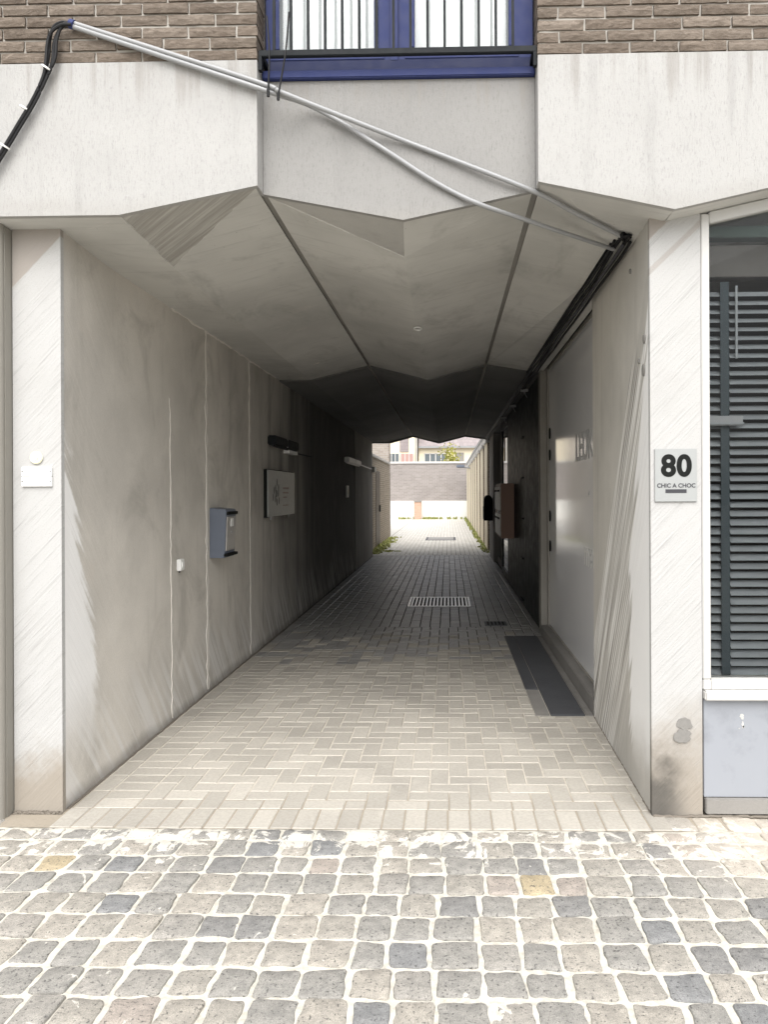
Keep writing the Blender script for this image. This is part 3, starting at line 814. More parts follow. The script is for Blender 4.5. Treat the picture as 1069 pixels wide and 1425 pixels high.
# dirt fillets where the walls meet the ground
b = MB()
def fillet(b, p, q, r):
    bead(b, p, q, r, 90, 6, .5)
fillet(b, (XL + .01, 3.55, .0), (XL + .01, 9, .0), .006); fillet(b, (XR0, 3.5, 0), (1.0, YR1, 0), .005)
fillet(b, (XPL, YP - .01, 0), (XL, YP - .01, 0), .009); fillet(b, (XR0, YP - .008, 0), (XPR + 1.2, YP - .008, 0), .008)
tag(b.build('grit', 'dirt', smooth=True), 'grit and dirt gathered along the foot of the walls', 'grit', kind='stuff')

# ------------------------------------------------------------------ blue window above
win = MB(); yw = 3.505
x0, x1 = gL + .004, gR - .004
fx0 = onY(384, 40, yw).x; mx0 = onY(526, 40, yw).x; mx1 = onY(572, 40, yw).x; fx1 = onY(713, 40, yw).x
zg = onY(500, 69, yw).z
win.box(x0, fx0, yw, yw + .06, zg - .06, 5.0); win.box(fx1, x1, yw, yw + .06, zg - .06, 5.0)
win.box(mx0, mx1, yw, yw + .06, zg - .06, 5.0)
win.box(fx0, mx0, yw, yw + .06, zg - .06, zg); win.box(mx1, fx1, yw, yw + .06, zg - .06, zg)
mc = (mx0 + mx1) / 2
win.box(mc - .018, mc + .018, yw - .02, yw - .001, zg - .07, 5.0)
for a, c in ((fx0, mx0), (mx1, fx1)):
    win.box(a, a + .018, yw - .012, yw - .001, zg, 5.0); win.box(c - .018, c, yw - .012, yw - .001, zg, 5.0); win.box(a - .03, c + .03, yw - .012, yw - .001, zg - .055, zg - .005)
wf = win.build('window', 'blue', bld, .003); wf['label'] = 'blue painted two light window with white panes'
for a, c in ((fx0, mx0), (mx1, fx1)):
    b = MB(); b.box(a, c, yw + .03, yw + .036, zg, 5.0); b.build('pane', 'glass_up', wf)
    b = MB(); b.box(a - .01, c + .01, yw + .075, yw + .08, zg - .02, 5.0); b.build('curtain', 'curtain', wf)
b = MB(); zs2 = onY(550, 96, YM - .02).z
b.box(x0, x1, YM - .025, yw + .06, zS + .002, zs2); b.build('sill', 'blue', wf, .004)
b = MB(); b.box(x0, x1, yw - .02, yw + .055, zs2 + .001, zg - .061); b.build('weather_board', 'blue_dark', wf, .003)
# railing
rl = thing('window_railing', (0, 3.375, zB), 'dark iron railing of thin vertical bars across the blue window', 'railing')
pr = onY(550, 72, 3.375)
b = MB(); b.box(x0 - .001, x1 + .001, 3.365, 3.389, pr.z - .016, pr.z + .014); b.build('rail', 'black_iron', rl, .003)
for a, c, e, f_ in ((x0 - .001, x0 + .018, x0 - .001, x0 + .014), (x1 - .018, x1 + .001, x1 - .014, x1 + .001)):
    b = MB(); b.box(a, c, 3.389, yw, pr.z - .012, pr.z + .012); b.box(e, f_, 3.366, 3.392, zS + .01, pr.z - .013); b.build('bracket', 'black_iron', rl)
for k in range(15):
    px = 340 + (105 + 60.5 * k) / 2.545
    X = onY(px, 40, 3.377).x
    if x0 < X < x1:
        b = MB(); b.box(X - .006, X + .006, 3.371, 3.383, pr.z + .0145, 4.6); b.build('bar', 'black_iron', rl)
b = MB(); b.box(x0, x1, 3.365, 3.389, 4.6, 4.63); b.build('rail', 'black_iron', rl)

# ------------------------------------------------------------------ shop window on the right
sw = thing('shop_window', (XPR + .6, YP, 0), 'white framed shop window with slanting head above a pale blue grey panel', 'window')
XE = xE + 3 * s_ - .05
zf0 = onY(1020, 945, YP).z; zsl = onY(1020, 973, YP).z; zp = onY(1020, 1110, YP).z
def zig(x, off):
    t = (x - xE) / s_; k = t % 2; return zE + (zH - zE) * (k if k < 1 else 2 - k) + off
xs = [XPR + .002, xE + s_, xE + 2 * s_, XE]
fw = onY(988, 500, YP).x - XPR
def headline(x, o): return zig(x, -.002 - o)
b = MB(); yq = YP - .005
b.box(XPR + .002, XPR + fw, yq, yq + .07, zf0, headline(XPR + .002, 0) - .002)
b.box(XE - fw, XE, yq, yq + .07, zf0, headline(XE, 0) - .005)
cut = [XPR + fw, xE + s_, xE + 2 * s_, XE - fw]
for a, c in zip(cut, cut[1:]):
    b.prism([(a, yq, headline(a, .055)), (c, yq, headline(c, .055)), (c, yq, headline(c, .001)), (a, yq, headline(a, .001))], (0, .07, 0))
b.box(XPR + fw, XE - fw, yq, yq + .07, zf0 - .05, zf0 + .0)
b.box(XPR + .002, XPR + fw, yq, yq + .07, zf0 - .05, zf0 - .0005)
b.build('frame', 'frame', sw, .004)
b = MB(); b.prism([(XPR + fw, YP + .03, zf0)] + [(XE - fw, YP + .03, zf0)] + [(q, YP + .03, headline(q, .05)) for q in reversed(cut)], (0, .006, 0)); b.build('pane', 'glass', sw)
b = MB(); b.box(XPR + .004, XE, YP - .035, YP + .08, zsl, zf0 - .051); b.build('sill', 'sill', sw, .006)
b = MB(); b.box(XPR + .008, XE, YP + .006, YP + .08, zp, zsl - .001); pb = b.build('apron_panel', 'panel_blue', sw, .002)
b = MB(); b.box(XPR + .012, XE, YP - .012, YP + .08, .012, zp - .004); b.build('plinth', 'threshold', sw, .004)
b = MB(); p = onY(1033, 1005, YP + .006)
for dx, dz, rx, rz in ((0, .03, .011, .010), (.004, .018, .007, .007), (.004, -.012, .007, .016), (.009, -.022, .005, .006), (-.012, -.03, .003, .004)):
    pts = []
    for i in range(11):
        q = i / 11 * 6.2832; k = rnd.uniform(.55, 1.25); pts.append((p.x + dx + rx * k * math.cos(q), YP + .0045, p.z + dz + rz * k * math.sin(q)))
    b.prism(pts, (0, .003, 0))
b.build('paint_chip', 'frame', pb)
MT['plinth'] = MT['threshold']
# room behind it
b = MB(); b.box(1.2, 9, 5.6, 5.7, 0, 3.05); b.box(XE + .01, XE + .4, YP - .02, 5.6, 0, 3.05)
b.face([(1.31, YP + .1, .02), (XE, YP + .1, .02), (XE, 5.6, .02), (1.31, 5.6, .02)]); b.build('shop_room', 'room', bld)
bl = thing('venetian_blind', (XPR + .8, YP + .13, 2.4), 'grey venetian blind with dark ladder tape behind the shop window', 'blind')
yb = YP + .14; b = MB(); xb0, xb1 = XPR + fw - .01, XE - fw
z = onY(1020, 934, yb).z; ztop = onY(1020, 408, yb).z; pitch = onY(1020, 600, yb).z - onY(1020, 612.2, yb).z
while z < ztop:
    jz = rnd.uniform(-.0012, .0012)
    for a, c in ((xb0, onY(1004, 600, yb).x), (onY(1017, 600, yb).x - .006, xb1)):
        b.hexa([(a, yb - .017, z - .0145 + jz), (c, yb - .017, z - .0145 + jz), (c, yb + .017, z + .013 - jz), (a, yb + .017, z + .013 - jz),
                (a, yb - .017, z - .0133 + jz), (c, yb - .017, z - .0133 + jz), (c, yb + .017, z + .0142 - jz), (a, yb + .017, z + .0142 - jz)])
    z += pitch
b.build('slats', 'slat', bl)
xt0, xt1 = onY(1004.5, 600, yb - .03).x, onY(1016.5, 600, yb - .03).x
for k in range(3):
    b = MB(); q = k * .55; b.box(xt0 + q, xt1 + q, yb - .024, yb - .021, onY(1010, 938, yb).z, ztop + .05); b.build('ladder_tape', 'tape', bl)
b = MB(); b.box(xb0, xb1, yb - .03, yb + .05, onY(1020, 388, yb).z, onY(1020, 344, yb).z); b.build('head_box', 'headbox', bl, .003)
b = MB(); b.box(xb0, xb1, yb - .025, yb + .02, onY(1020, 944, yb).z - .004, onY(1020, 939, yb).z); b.build('bottom_rail', 'seam', bl)
b = MB(); b.box(onY(1021, 330, yb).x, onY(1024, 330, yb).x, yb - .026, yb - .019, onY(1020, 500, yb).z, ztop + .03); b.build('tilt_wand', 'slat', bl)
bm_ = thing('window_beam', (XPR + .8, YP + .2, 2.75), 'grey green beam behind the top of the shop window glass', 'beam')
b = MB(); b.box(xb0, xb1, YP + .16, YP + .24, onY(1020, 330, YP + .16).z, onY(1020, 314, YP + .16).z); b.build('beam_casing', 'green_bar', bm_, .004)
br = thing('pane_reflection', tuple(onY(1012, 587, yb - .05)), 'pale bar modelled in place of a reflection on the shop window glass', 'bracket')  # reflection on the pane, built as a pale bar
b = MB(); p0, p1 = onY(987, 579, yb - .04), onY(1034, 592, yb - .04)
b.box(p0.x, p1.x, yb - .05, yb - .035, p1.z, p0.z); b.build('bar', 'conduit', br, .003)  # stands in for the reflection on the pane
b = MB(); b.box(p0.x, p1.x + .004, yb - .053, yb - .0505, p1.z + .005, p1.z + .014); b.build('groove', 'slat', br)  # grey line within the reflection stand-in

# ------------------------------------------------------------------ frosted panel in the right wall
XD = 1.09
dp = thing('frosted_shop_panel', (XD, 6.5, 0), 'tall frosted glass panel with pale lettering in the right passage wall', 'glass panel')
y0, y1 = YR1 + .0, YJ - .165
zd0, zd1 = onX(790, 903, XD).z, onX(800, 472, XD).z
zd0 = .13; zd1 = 2.87
b = MB(); b.box(XD, XD + .012, y0 + .02, y1 - .09, zd0, zd1); b.build('pane', 'film', dp)
b = MB(); b.box(XD - .02, XD + .05, y1 - .088, y1 - .002, .115, zd1 + .03); b.box(XD - .012, XD + .05, y0 + .001, y1 - .09, zd1 + .001, zd1 + .03)
b.box(XD - .012, XD + .05, y0 + .001, y1 - .09, .112, zd0 - .001); b.build('frame', 'jamb', dp)
def ptext(body, px_near, ptop, pbot, mat, off, align='RIGHT', st=1.):
    q = onX(px_near, ptop, XD); q2 = onX(px_near, pbot, XD); hgt = q.z - q2.z
    return text('lettering', body, hgt / .72, mat, dp, (XD - .003, q.y, q2.z), (0, -1, 0), (0, 0, 1), off, .001, align, st)
ptext('LEUK', 826, 593, 636, 'letters', .004)
ptext('zo', 822, 680, 690, 'letters', .0)
ptext('met', 829, 755, 792, 'letter_white', .006)
for zz in (2.18, 1.95, 1.3, .98): b = MB(); b.disc((XD - .001, y1 - .16, zz), (-1, 0, 0), .035, .012, 10, 0, .06); b.build('clip', 'ink', dp)
b = MB(); b.box(1.003, XD + .05, YR1 + .001, YJ - .163, -.02, .11); th_ = b.build('threshold', 'threshold', bld, .006)
th_['label'] = 'grey stone threshold below the frosted panel'
b = MB(); b.box(1.02, XD + .1, YR1 + .001, YJ - .163, zd1 + .032, 3.05); b.build('soffit_beam', 'dark_door', bld)
ds = thing('doorstep_slab', (.85, 6.5, 0), 'dark bluestone slab let into the paving below the frosted panel', 'slab')
q0, q1, q2, q3 = onZ(768, 996, .006), onZ(812, 994, .006), onZ(753, 880, .006), onZ(708, 887, .006)
sx0 = .705; sx1 = .945
b = MB(); b.box(sx0, sx1, 5.06, 7.85, -.03, .007); b.build('slab', 'bluestone', ds, .004)
b = MB(); b.box(.60, sx0 - .006, 5.06, 5.72, -.03, .001); b.build('edging', 'threshold', ds, .003)
b = MB(); b.box(.60, sx0 - .006, 5.73, 7.85, -.03, .004); b.build('edging', 'bluestone', ds, .003)
b = MB(); b.box(sx1 + .006, 1.0, 5.06, 7.85, -.03, .004); b.build('edging', 'threshold', ds, .003)

# ------------------------------------------------------------------ black doors deep on the right
dd = thing('black_door', (XW, 10.3, 0), 'wide black boarded door with small hinges deep on the right', 'door')
y = YJ + .03
b = MB()
while y < 12.4:
    e = min(y + .19, 12.4); b.box(XW - .012, XW + .018, y, e - .008, .02, 2.86); y += .19
b.build('board', 'dark_door', dd)
for py in (609, 665, 721, 776, 833):
    p = onX(728, py, XW - .012); b = MB(); b.box(XW - .03, XW - .013, p.y - .14, p.y + .14, p.z - .012, p.z + .012); b.build('hinge', 'black_iron', dd, .003)
gd = thing('glazed_door', (XW, 13.2, 0), 'black framed glazed door reflecting the courtyard behind the brown letterboxes', 'door')
b = MB()
b.box(XW - .01, XW + .05, 12.46, 12.56, .02, 2.86); b.box(XW - .01, XW + .05, 13.9, 14.0, .02, 2.86); b.box(XW - .01, XW + .05, 12.56, 13.9, .02, .14); b.box(XW - .01, XW + .05, 12.56, 13.9, 2.72, 2.86)
b.box(XW - .01, XW + .05, 12.56, 13.9, 1.02, 1.1)
b.build('frame', 'dark_door', gd)
for a, c in ((.14, 1.02), (1.1, 2.72)):
    b = MB(); b.box(XW + .01, XW + .02, 12.56, 13.9, a, c); b.build('pane', 'glass_dark', gd)
b = MB(); b.box(XW + .06, 1.1, 14.0, 16.29, 0, .14); tag(b.build('door_step', 'threshold', bld), 'grey step in the dark doorway')

# ------------------------------------------------------------------ neighbour on the left
nb = thing('neighbour_building', (-2.4, 3.45, 0), 'taupe painted pilaster of the neighbouring house at the left edge', 'building')
b = MB(); b.box(-3.3, XPL - .004, YP - .06, YP + .02, -.01, zA - .002); b.build('wall', 'taupe', nb, .008)
b = MB(); xp = onY(4, 730, YP - .07).x
b.tube([(xp - .03, YP - .062, -.005), (xp - .03, YP - .062, zA - .004)], .03, 14); b.build('moulding', 'taupe', nb, smooth=True)
b = MB(); b.tube([(XPL - .035, YP - .06, -.005), (XPL - .035, YP - .06, zA - .004)], .028, 14); b.build('moulding', 'taupe', nb, smooth=True)
b = MB(); b.box(-3.3, XPL - .012, YP - .075, YP - .061, -.01, .34); b.build('plinth', 'taupe', nb, .004)

# ------------------------------------------------------------------ small fittings
p = onY(51, 637, YP)
db = thing('doorbell', (p.x, YP, p.z), 'round cream doorbell above the white name plate', 'doorbell')
b = MB(); b.disc((p.x, YP - .0005, p.z), (0, -1, 0), .031, .012, 32); b.build('housing', 'cream', db, .004, True)
b = MB(); b.disc((p.x, YP - .013, p.z), (0, -1, 0), .012, .003, 24); b.build('button', 'cream', db, .001, True)
q0, q1 = onY(31, 650, YP), onY(73, 677, YP)
npl = thing('name_plate', ((q0.x + q1.x) / 2, YP, q1.z), 'small white two row name plate on the left pillar', 'name plate')
zm_ = q1.z + (q0.z - q1.z) * .52
for a, c in ((q1.z, zm_ - .001), (zm_ + .001, q0.z)):
    b = MB(); b.box(q0.x, q1.x, YP - .012, YP - .0005, a, c); o = b.build('strip', 'white_plastic', npl, .002)
    for xx in (q0.x + .006, q1.x - .006): b = MB(); b.disc((xx, YP - .0122, (a + c) / 2), (0, -1, 0), .003, .001, 10); b.build('screw', 'ink_grey', o)

p0, p1 = onY(911, 625, YP), onY(970, 698, YP)
pl = thing('house_number_plate', ((p0.x + p1.x) / 2, YP, p1.z), 'square silver plate with house number 80 on the white pillar', 'house number')
W_, H_ = p1.x - p0.x, p0.z - p1.z
b = MB(); b.box(p0.x, p1.x, YP - .009, YP - .0005, p1.z, p0.z); b.build('plate', 'plaque', pl, .0015)
cx = (p0.x + p1.x) / 2
text('digits', '80', H_ * .39 / .70, 'ink', pl, (cx + W_ * .01, YP - .0095, p1.z + H_ * .495), (1, 0, 0), (0, 0, 1), .0052, .0008, 'CENTER', 1.0, 1.06)
text('lettering', 'CHIC A CHOC', H_ * .076 / .70, 'ink_grey', pl, (cx + W_ * .005, YP - .0095, p1.z + H_ * .270), (1, 0, 0), (0, 0, 1), .0006, .0008, 'CENTER', 1.0, 1.02)
b = MB(); b.box(cx - W_ * .25, cx + W_ * .25, YP - .0102, YP - .0092, p1.z + H_ * .165, p1.z + H_ * .235); b.build('underline_bar', 'ink_grey', pl)

# wall switch
p = onX(248, 786, XL)
o = thing('wall_switch', (XL, p.y, p.z), 'small white switch box by the first wall joint', 'switch')
b = MB(); b.box(XL + .0, XL + .03, p.y - .035, p.y + .035, p.z - .04, p.z + .04); b.build('housing', 'white_plastic', o, .004)
b = MB(); b.box(XL + .0305, XL + .036, p.y - .02, p.y + .02, p.z - .018, p.z + .022); b.build('button', 'white_plastic', o, .002)
b = MB(); b.tube([(XL + .008, p.y, p.z - .04), (XL + .008, p.y - .004, p.z - .055)], .006, 8); b.build('cable_stub', 'ink_grey', o)

# blue grey letterbox
pa, pb_ = onX(291, 707, XL), onX(291, 777, XL)
Yn = pa.y; zt, zb_ = pa.z, pb_.z; dep = .135; wd = .27
mbx = thing('letterbox', (XL, Yn + wd / 2, zb_), 'blue grey metal letterbox on the left wall', 'letterbox')
b = MB(); x0_, x1_ = XL + .001, XL + dep
b.prism([(x0_, Yn, zb_), (x1_ - .02, Yn, zb_), (x1_ - .015, Yn, zb_ + .04), (x1_, Yn, zt - .03), (x1_ - .006, Yn, zt - .012), (x0_, Yn, zt)], (0, wd, 0)); b.build('case', 'slate_box', mbx, .004)
b = MB(); b.box(x1_ - .03, x1_ + .012, Yn + .012, Yn + wd + .01, zt - .055, zt - .03); b.build('flap', 'ink', mbx, .002)
b = MB(); b.hexa([(x1_ - .02, Yn + .02, zb_ + .055), (x1_ - .006, Yn + .02, zb_ + .055), (x1_ - .006, Yn + wd - .02, zb_ + .055), (x1_ - .02, Yn + wd - .02, zb_ + .055), (x1_ - .01, Yn + .02, zt - .07), (x1_ + .006, Yn + .02, zt - .07), (x1_ + .006, Yn + wd - .02, zt - .07), (x1_ - .01, Yn + wd - .02, zt - .07)])
b.build('front_door', 'wall_end', mbx, .002)
b = MB(); b.box(x1_ + .002, x1_ + .0075, Yn + .10, Yn + .17, zt - .15, zt - .085); b.build('label_card', 'white_plastic', mbx)
b = MB(); b.box(x1_ - .035, x1_ + .012, Yn + .004, Yn + wd, zb_ + .012, zb_ + .034); b.build('lower_lip', 'ink', mbx, .002)
b = MB(); b.disc((x1_ + .001, Yn + .13, zb_ + .2), (1, 0, 0), .008, .006, 12); b.build('lock', 'conduit', mbx)

# white notice on the left wall
a, c, e, f_ = onX(373, 655, XL + .05), onX(410, 657, XL + .05), onX(375, 721, XL + .05), onX(410, 714, XL + .05)
xs_ = XL + .05
sg = thing('wall_sign', (XL, (a.y + c.y) / 2, e.z), 'white notice board with a dark floral emblem on the left wall', 'sign')
ya, yc, za, ze = a.y, c.y, (a.z + c.z) / 2, (e.z + f_.z) / 2
b = MB(); b.box(xs_ - .012, xs_, ya, yc, ze, za); b.build('board', 'plaque', sg, .002)
b = MB(); b.box(XL, xs_ - .013, ya + .01, yc - .01, ze - .005, za + .008); b.build('back_frame', 'ink', sg)
b = MB(); ec = ya + (yc - ya) * .28; zc2 = (za + ze) / 2
for k in range(9):
    q = k / 9 * 2 * math.pi; rr = .06 + .05 * (k % 3) / 2
    b.disc((xs_ + .0003, ec + math.cos(q) * rr * 1.4, zc2 + math.sin(q) * rr * 1.1), (1, 0, 0), .022, .001, 8, 0, .04)
b.disc((xs_ + .0003, ec, zc2), (1, 0, 0), .035, .001, 12, 0, .04)
b.build('emblem', 'ink_soft', sg)
for zz, l, w in ((.60, .30, .022), (.50, .25, .016), (.40, .18, .012), (.22, .24, .010)):
    y_ = ya + (yc - ya) * .52; h = ze + (za - ze) * zz
    t_ = 0; b = MB()
    while t_ < l: 
        b.box(xs_ + .0003, xs_ + .0012, y_ + t_, y_ + t_ + .022, h, h + w); t_ += .034
    b.build('faded_line', 'ink_red', sg)
for y_ in (ya + .1, yc - .35): b = MB(); b.box(xs_ - .006, xs_ + .004, y_, y_ + .03, ze - .03, ze); b.build('clip', 'conduit', sg)

# batten lamps on the left wall
def batten(px0, px1, pz, name_label, m1, mend):
    q0, q1 = onX(px0, pz[0], XL), onX(px1, pz[1], XL)
    Z = (q0.z + q1.z) / 2; Y0_, Y1_ = q0.y, q1.y
    o = thing('batten_lamp', (XL, (Y0_ + Y1_) / 2, Z), name_label, 'lamp')
    b = MB(); b.box(XL + .0, XL + .09, Y0_, (Y0_ + Y1_) / 2 - .008, Z - .05, Z + .05); b.box(XL, XL + .09, (Y0_ + Y1_) / 2 + .008, Y1_, Z - .05, Z + .05); b.build('housing', m1, o, .012)
    b = MB(); b.box(XL, XL + .085, (Y0_ + Y1_) / 2 - .008, (Y0_ + Y1_) / 2 + .008, Z - .045, Z + .045); b.build('joint', 'white_plastic', o)
    b = MB(); b.tube([(XL + .045, Y0_ + .03, Z - .055), (XL + .045, Y1_ - .03, Z - .055)], .014, 10); b.build('tube', mend, o, smooth=True)
    return o, Y0_, Y1_, Z
o, ya_, yb_, z_ = batten(372, 406, (618, 617), 'dark batten lamp above the white notice', 'black_iron', 'ink_grey')
b = MB(); b.box(XL, XL + .07, yb_ - .45, yb_ + .0, z_ - .10, z_ - .062); b.build('ballast_box', 'white_plastic', o, .004)
b = MB(); b.tube([(XL + .01, yb_, z_ - .07), (XL + .01, yb_ + 1.2, z_ - .06)], .009, 8); b.build('supply_pipe', 'ink_grey', o)
o, ya_, yb_, z_ = batten(479, 497, (642, 643), 'white batten lamp near the courtyard end of the left wall', 'white_plastic', 'white_plastic')
b = MB(); b.tube([(XL + .03, yb_, z_ - .01), (XL + .03, YE - .2, z_ - .03)], .014, 8); b.build('supply_pipe', 'white_plastic', o)
b = MB(); b.box(XL + .012, XL + .10, YE - .25, YE + .05, z_ - .10, z_ + .03); b.build('junction_box', 'white_plastic', o, .008)
p = onX(482.5, 684, XL + .0)
o = thing('switch_plate', (XL, p.y, p.z), 'narrow white switch plate below the white batten lamp', 'switch')
b = MB(); b.box(XL - .001, XL + .03, p.y - .1, p.y + .08, p.z - .11, p.z + .11); b.build('plate', 'white_plastic', o, .004)
b = MB(); b.box(XL + .0305, XL + .036, p.y - .05, p.y + .03, p.z - .05, p.z + .05); b.build('rocker', 'cream', o, .002)
# ring on the ceiling
p = onZ(581.5, 455, zm - .004)
b = MB(); pts = [(p.x + .028 * math.cos(q / 14 * 2 * math.pi), p.y + .02 + .05 * math.sin(q / 14 * 2 * math.pi), zm - .012) for q in range(15)]
b.tube(pts, .006, 8); tag(b.build('ceiling_ring', 'white_plastic', smooth=True), 'small white ring on the middle ceiling ridge', 'ring')

# brown letterboxes, black arched letterbox
X0b = .815
ybx = onX(716, 710, XW - .012).y
zt_, zb2 = onX(705, 673, .93).z, onX(705, 747, .93).z
lb = thing('letterbox_bank', (.93, ybx + .5, zb2), 'brown metal bank of letterboxes with pale doors on the right wall', 'letterbox')
p = onX(690, 710, X0b); ye_ = p.y
b = MB(); b.box(X0b, XW - .013, ybx, ye_, zb2, zt_); b.build('case', 'brown_box', lb, .012)
zmid = zb2 + (zt_ - zb2) * .47
for a, c in ((zb2 + .04, zmid - .03), (zmid + .03, zt_ - .05)):
    for y_0, y_1 in ((ybx + .06, (ybx + ye_) / 2 - .02), ((ybx + ye_) / 2 + .02, ye_ - .05)):
        b = MB(); b.box(X0b - .016, X0b - .001, y_0, y_1, a, c); o = b.build('letterbox_door', 'door_white', lb, .004)
        b = MB(); b.box(X0b - .024, X0b - .0165, y_0 + .05, y_1 - .05, c - .08, c - .05); b.build('slot', 'ink', o)
b = MB(); b.box(X0b - .03, X0b - .001, ybx + .25, ybx + .4, zmid - .015, zmid + .02); b.build('lock', 'conduit', lb, .003)
zt_, zb2 = onY(681, 689, 16.6).z, onY(681, 724.5, 16.6).z
xl_, xr_ = onY(674, 700, 16.6).x, XW - .022
ab = thing('arched_letterbox', ((xl_ + xr_) / 2, 16.7, zb2), 'black letterbox with an arched top near the courtyard', 'letterbox')
pts = [(xl_, 16.6, zb2), (xr_, 16.6, zb2)]; rx = (xr_ - xl_) / 2; rz = .14
for k in range(11):
    q = math.pi * k / 10; pts.append(((xl_ + xr_) / 2 + rx * math.cos(q), 16.6, zt_ - rz + rz * math.sin(q)))
b = MB(); b.prism(pts, (0, .42, 0)); b.build('case', 'ink', ab, .006)
b = MB(); b.box(xl_ - .012, xl_ - .001, 16.66, 16.96, zb2 + .03, zt_ - rz - .12); b.build('letterbox_door', 'black_iron', ab, .003)
b = MB(); b.box(xl_ - .02, xl_ - .0125, 16.7, 16.92, zt_ - rz - .19, zt_ - rz - .16); b.build('slot', 'conduit', ab)

# drain grate, small drain, manhole
gr = thing('drain_grate', ((GX0 + GX1) / 2, (GY0 + GY1) / 2, 0), 'pale metal bar grate over the drain in the passage floor', 'drain')
b = MB(); b.box(GX0, GX1, GY0, GY1, -.0155, -.0145); b.build('pit', 'pit', gr)
b = MB(); t_ = .03
b.box(GX0, GX1, GY0, GY0 + t_, -.014, .006); b.box(GX0, GX1, GY1 - t_, GY1, -.014, .006); b.box(GX0, GX0 + t_, GY0 + t_, GY1 - t_, -.014, .006); b.box(GX1 - t_, GX1, GY0 + t_, GY1 - t_, -.014, .006)
b.build('frame', 'grate', gr)
n = 16
for k in range(n):
    xx = GX0 + t_ + (GX1 - GX0 - 2 * t_) * (k + .5) / n
    b = MB(); b.box(xx - .012, xx + .012, GY0 + t_, GY1 - t_, -.013, .005); b.build('bar', 'grate', gr)
p = onZ(690, 868, 0)
sd = thing('floor_drain', (p.x, p.y, 0), 'small dark square drain beside the right wall', 'drain')
b = MB(); b.box(p.x - .13, p.x + .13, p.y - .13, p.y + .13, -.01, .006); b.build('frame', 'bluestone', sd, .003)
b = MB()
for k in range(5): b.box(p.x - .10 + k * .044, p.x - .078 + k * .044, p.y - .10, p.y + .10, .0062, .009)
b.build('slots', 'pit', sd)
mh = thing('manhole_cover', ((MX0 + MX1) / 2, (MY0 + MY1) / 2, 0), 'flat grey manhole cover in the bright courtyard paving', 'manhole cover')
b = MB(); b.box(MX0, MX1, MY0, MY1, -.02, .004); b.build('rim', 'bluestone', mh)
b = MB(); b.box(MX0 + .07, MX1 - .07, MY0 + .12, MY1 - .12, .0045, .010); b.build('cover', 'paver_deep', mh, .003)

# ------------------------------------------------------------------ conduits and cables
def spline(pts, n=8):
    pts = [Vector(p) for p in pts]; out = []
    P = [pts[0]] + pts + [pts[-1]]
    for i in range(1, len(P) - 2):
        for k in range(n):
            t = k / n; a, b_, c, d = P[i - 1], P[i], P[i + 1], P[i + 2]
            out.append(.5 * ((2 * b_) + (c - a) * t + (2 * a - 5 * b_ + 4 * c - d) * t * t + (3 * b_ - a - 3 * c + d) * t ** 3))
    out.append(pts[-1]); return out
yc0 = YB - .022
path1 = [onY(97, 31, yc0), onY(240, 76, yc0 - .003), onY(372, 119, yc0 - .005), onY(400, 132, yc0), onY(560, 195, YM - .02), onY(735, 263, YM - .018), onY(800, 296, YM + .12), onY(866, 329, 3.74)]
path2 = [onY(98, 36, yc0), onY(240, 83, yc0), onY(372, 127, yc0 + .0), onY(440, 151, YM - .03), onY(530, 205, YM - .02), onY(590, 244, YM - .018), onY(632, 268, YM - .014), onY(672, 286, YM - .012), onY(720, 302, 3.55), onY(785, 324, 3.73), onY(855, 347, 3.93)]
for pth, lab in ((path1, 'upper grey conduit pipe slanting across the facade into the passage ceiling'), (path2, 'lower grey conduit pipe bending down below the other across the facade')):
    b = MB(); b.tube(spline(pth, 6), .0112, 12)
    c = tag(b.build('conduit_pipe', 'conduit', smooth=True), lab, 'conduit', 'conduits across the facade')
# black bundle at the left end
bun = thing('cable_bundle', tuple(onY(97, 33, yc0)), 'bundle of black cables looping from the conduit ends down the white band', 'cable')
offs = [(0, 0, 0), (7, 2, .010), (-3, 6, .018), (4, 7, .006)]
base = [(99, 33), (86, 31), (74, 38), (69, 55), (67, 78), (61, 104), (44, 140), (26, 170), (8, 200), (-12, 232), (-30, 260)]
for k, (dx, dy, dyy) in enumerate(offs):
    pts = []
    for i, (x, y) in enumerate(base):
        w = 1.3 if 2 <= i <= 4 else .65
        pts.append(onY(x + dx * w * (.2 if i == 0 else 1), y + dy * w * (.3 if i == 0 else 1), yc0 - dyy * .8 - .004))
    b = MB(); b.tube(spline(pts, 6), .0072, 8); b.build('cable', 'cable', bun, smooth=True)
for x, y in ((63, 93), (33, 149), (5, 202)):
    p = onY(x + 1, y + 2, yc0 - .012); d = (onY(x - 10, y + 18, yc0) - onY(x, y, yc0)).normalized()
    b = MB(); b.tube([p - d * .004, p + d * .004], .0235, 14); b.build('cable_tie', 'white_plastic', bun, smooth=True)
b = MB(); p = onY(97, 33, yc0 - .0); q = onY(103, 35, yc0); b.tube([p, q], .021, 12); b.build('blue_tape', 'blue', bun)
for (xa_, y_a, xb_, y_b, lab) in ((373, 128, 371, 22, 'shorter black cable tie standing up from the conduits'), (387, 133, 402, 17, 'longer black cable tie standing up from the conduits')):
    p, q = onY(xa_, y_a, yc0 - .016), onY(xb_, y_b, yc0 - .035); m = p.lerp(q, .5) + Vector((.012, -.012, 0))
    b = MB(); b.tube(spline([p, m, q], 8), .0042, 6)
    b.tube([p + Vector((.0, .002, -.02)), p + Vector((0, 0, .012))], .007, 8)
    tag(b.build('long_cable_tie', 'cable', smooth=True), lab, 'cable tie', 'cable ties on the conduits')
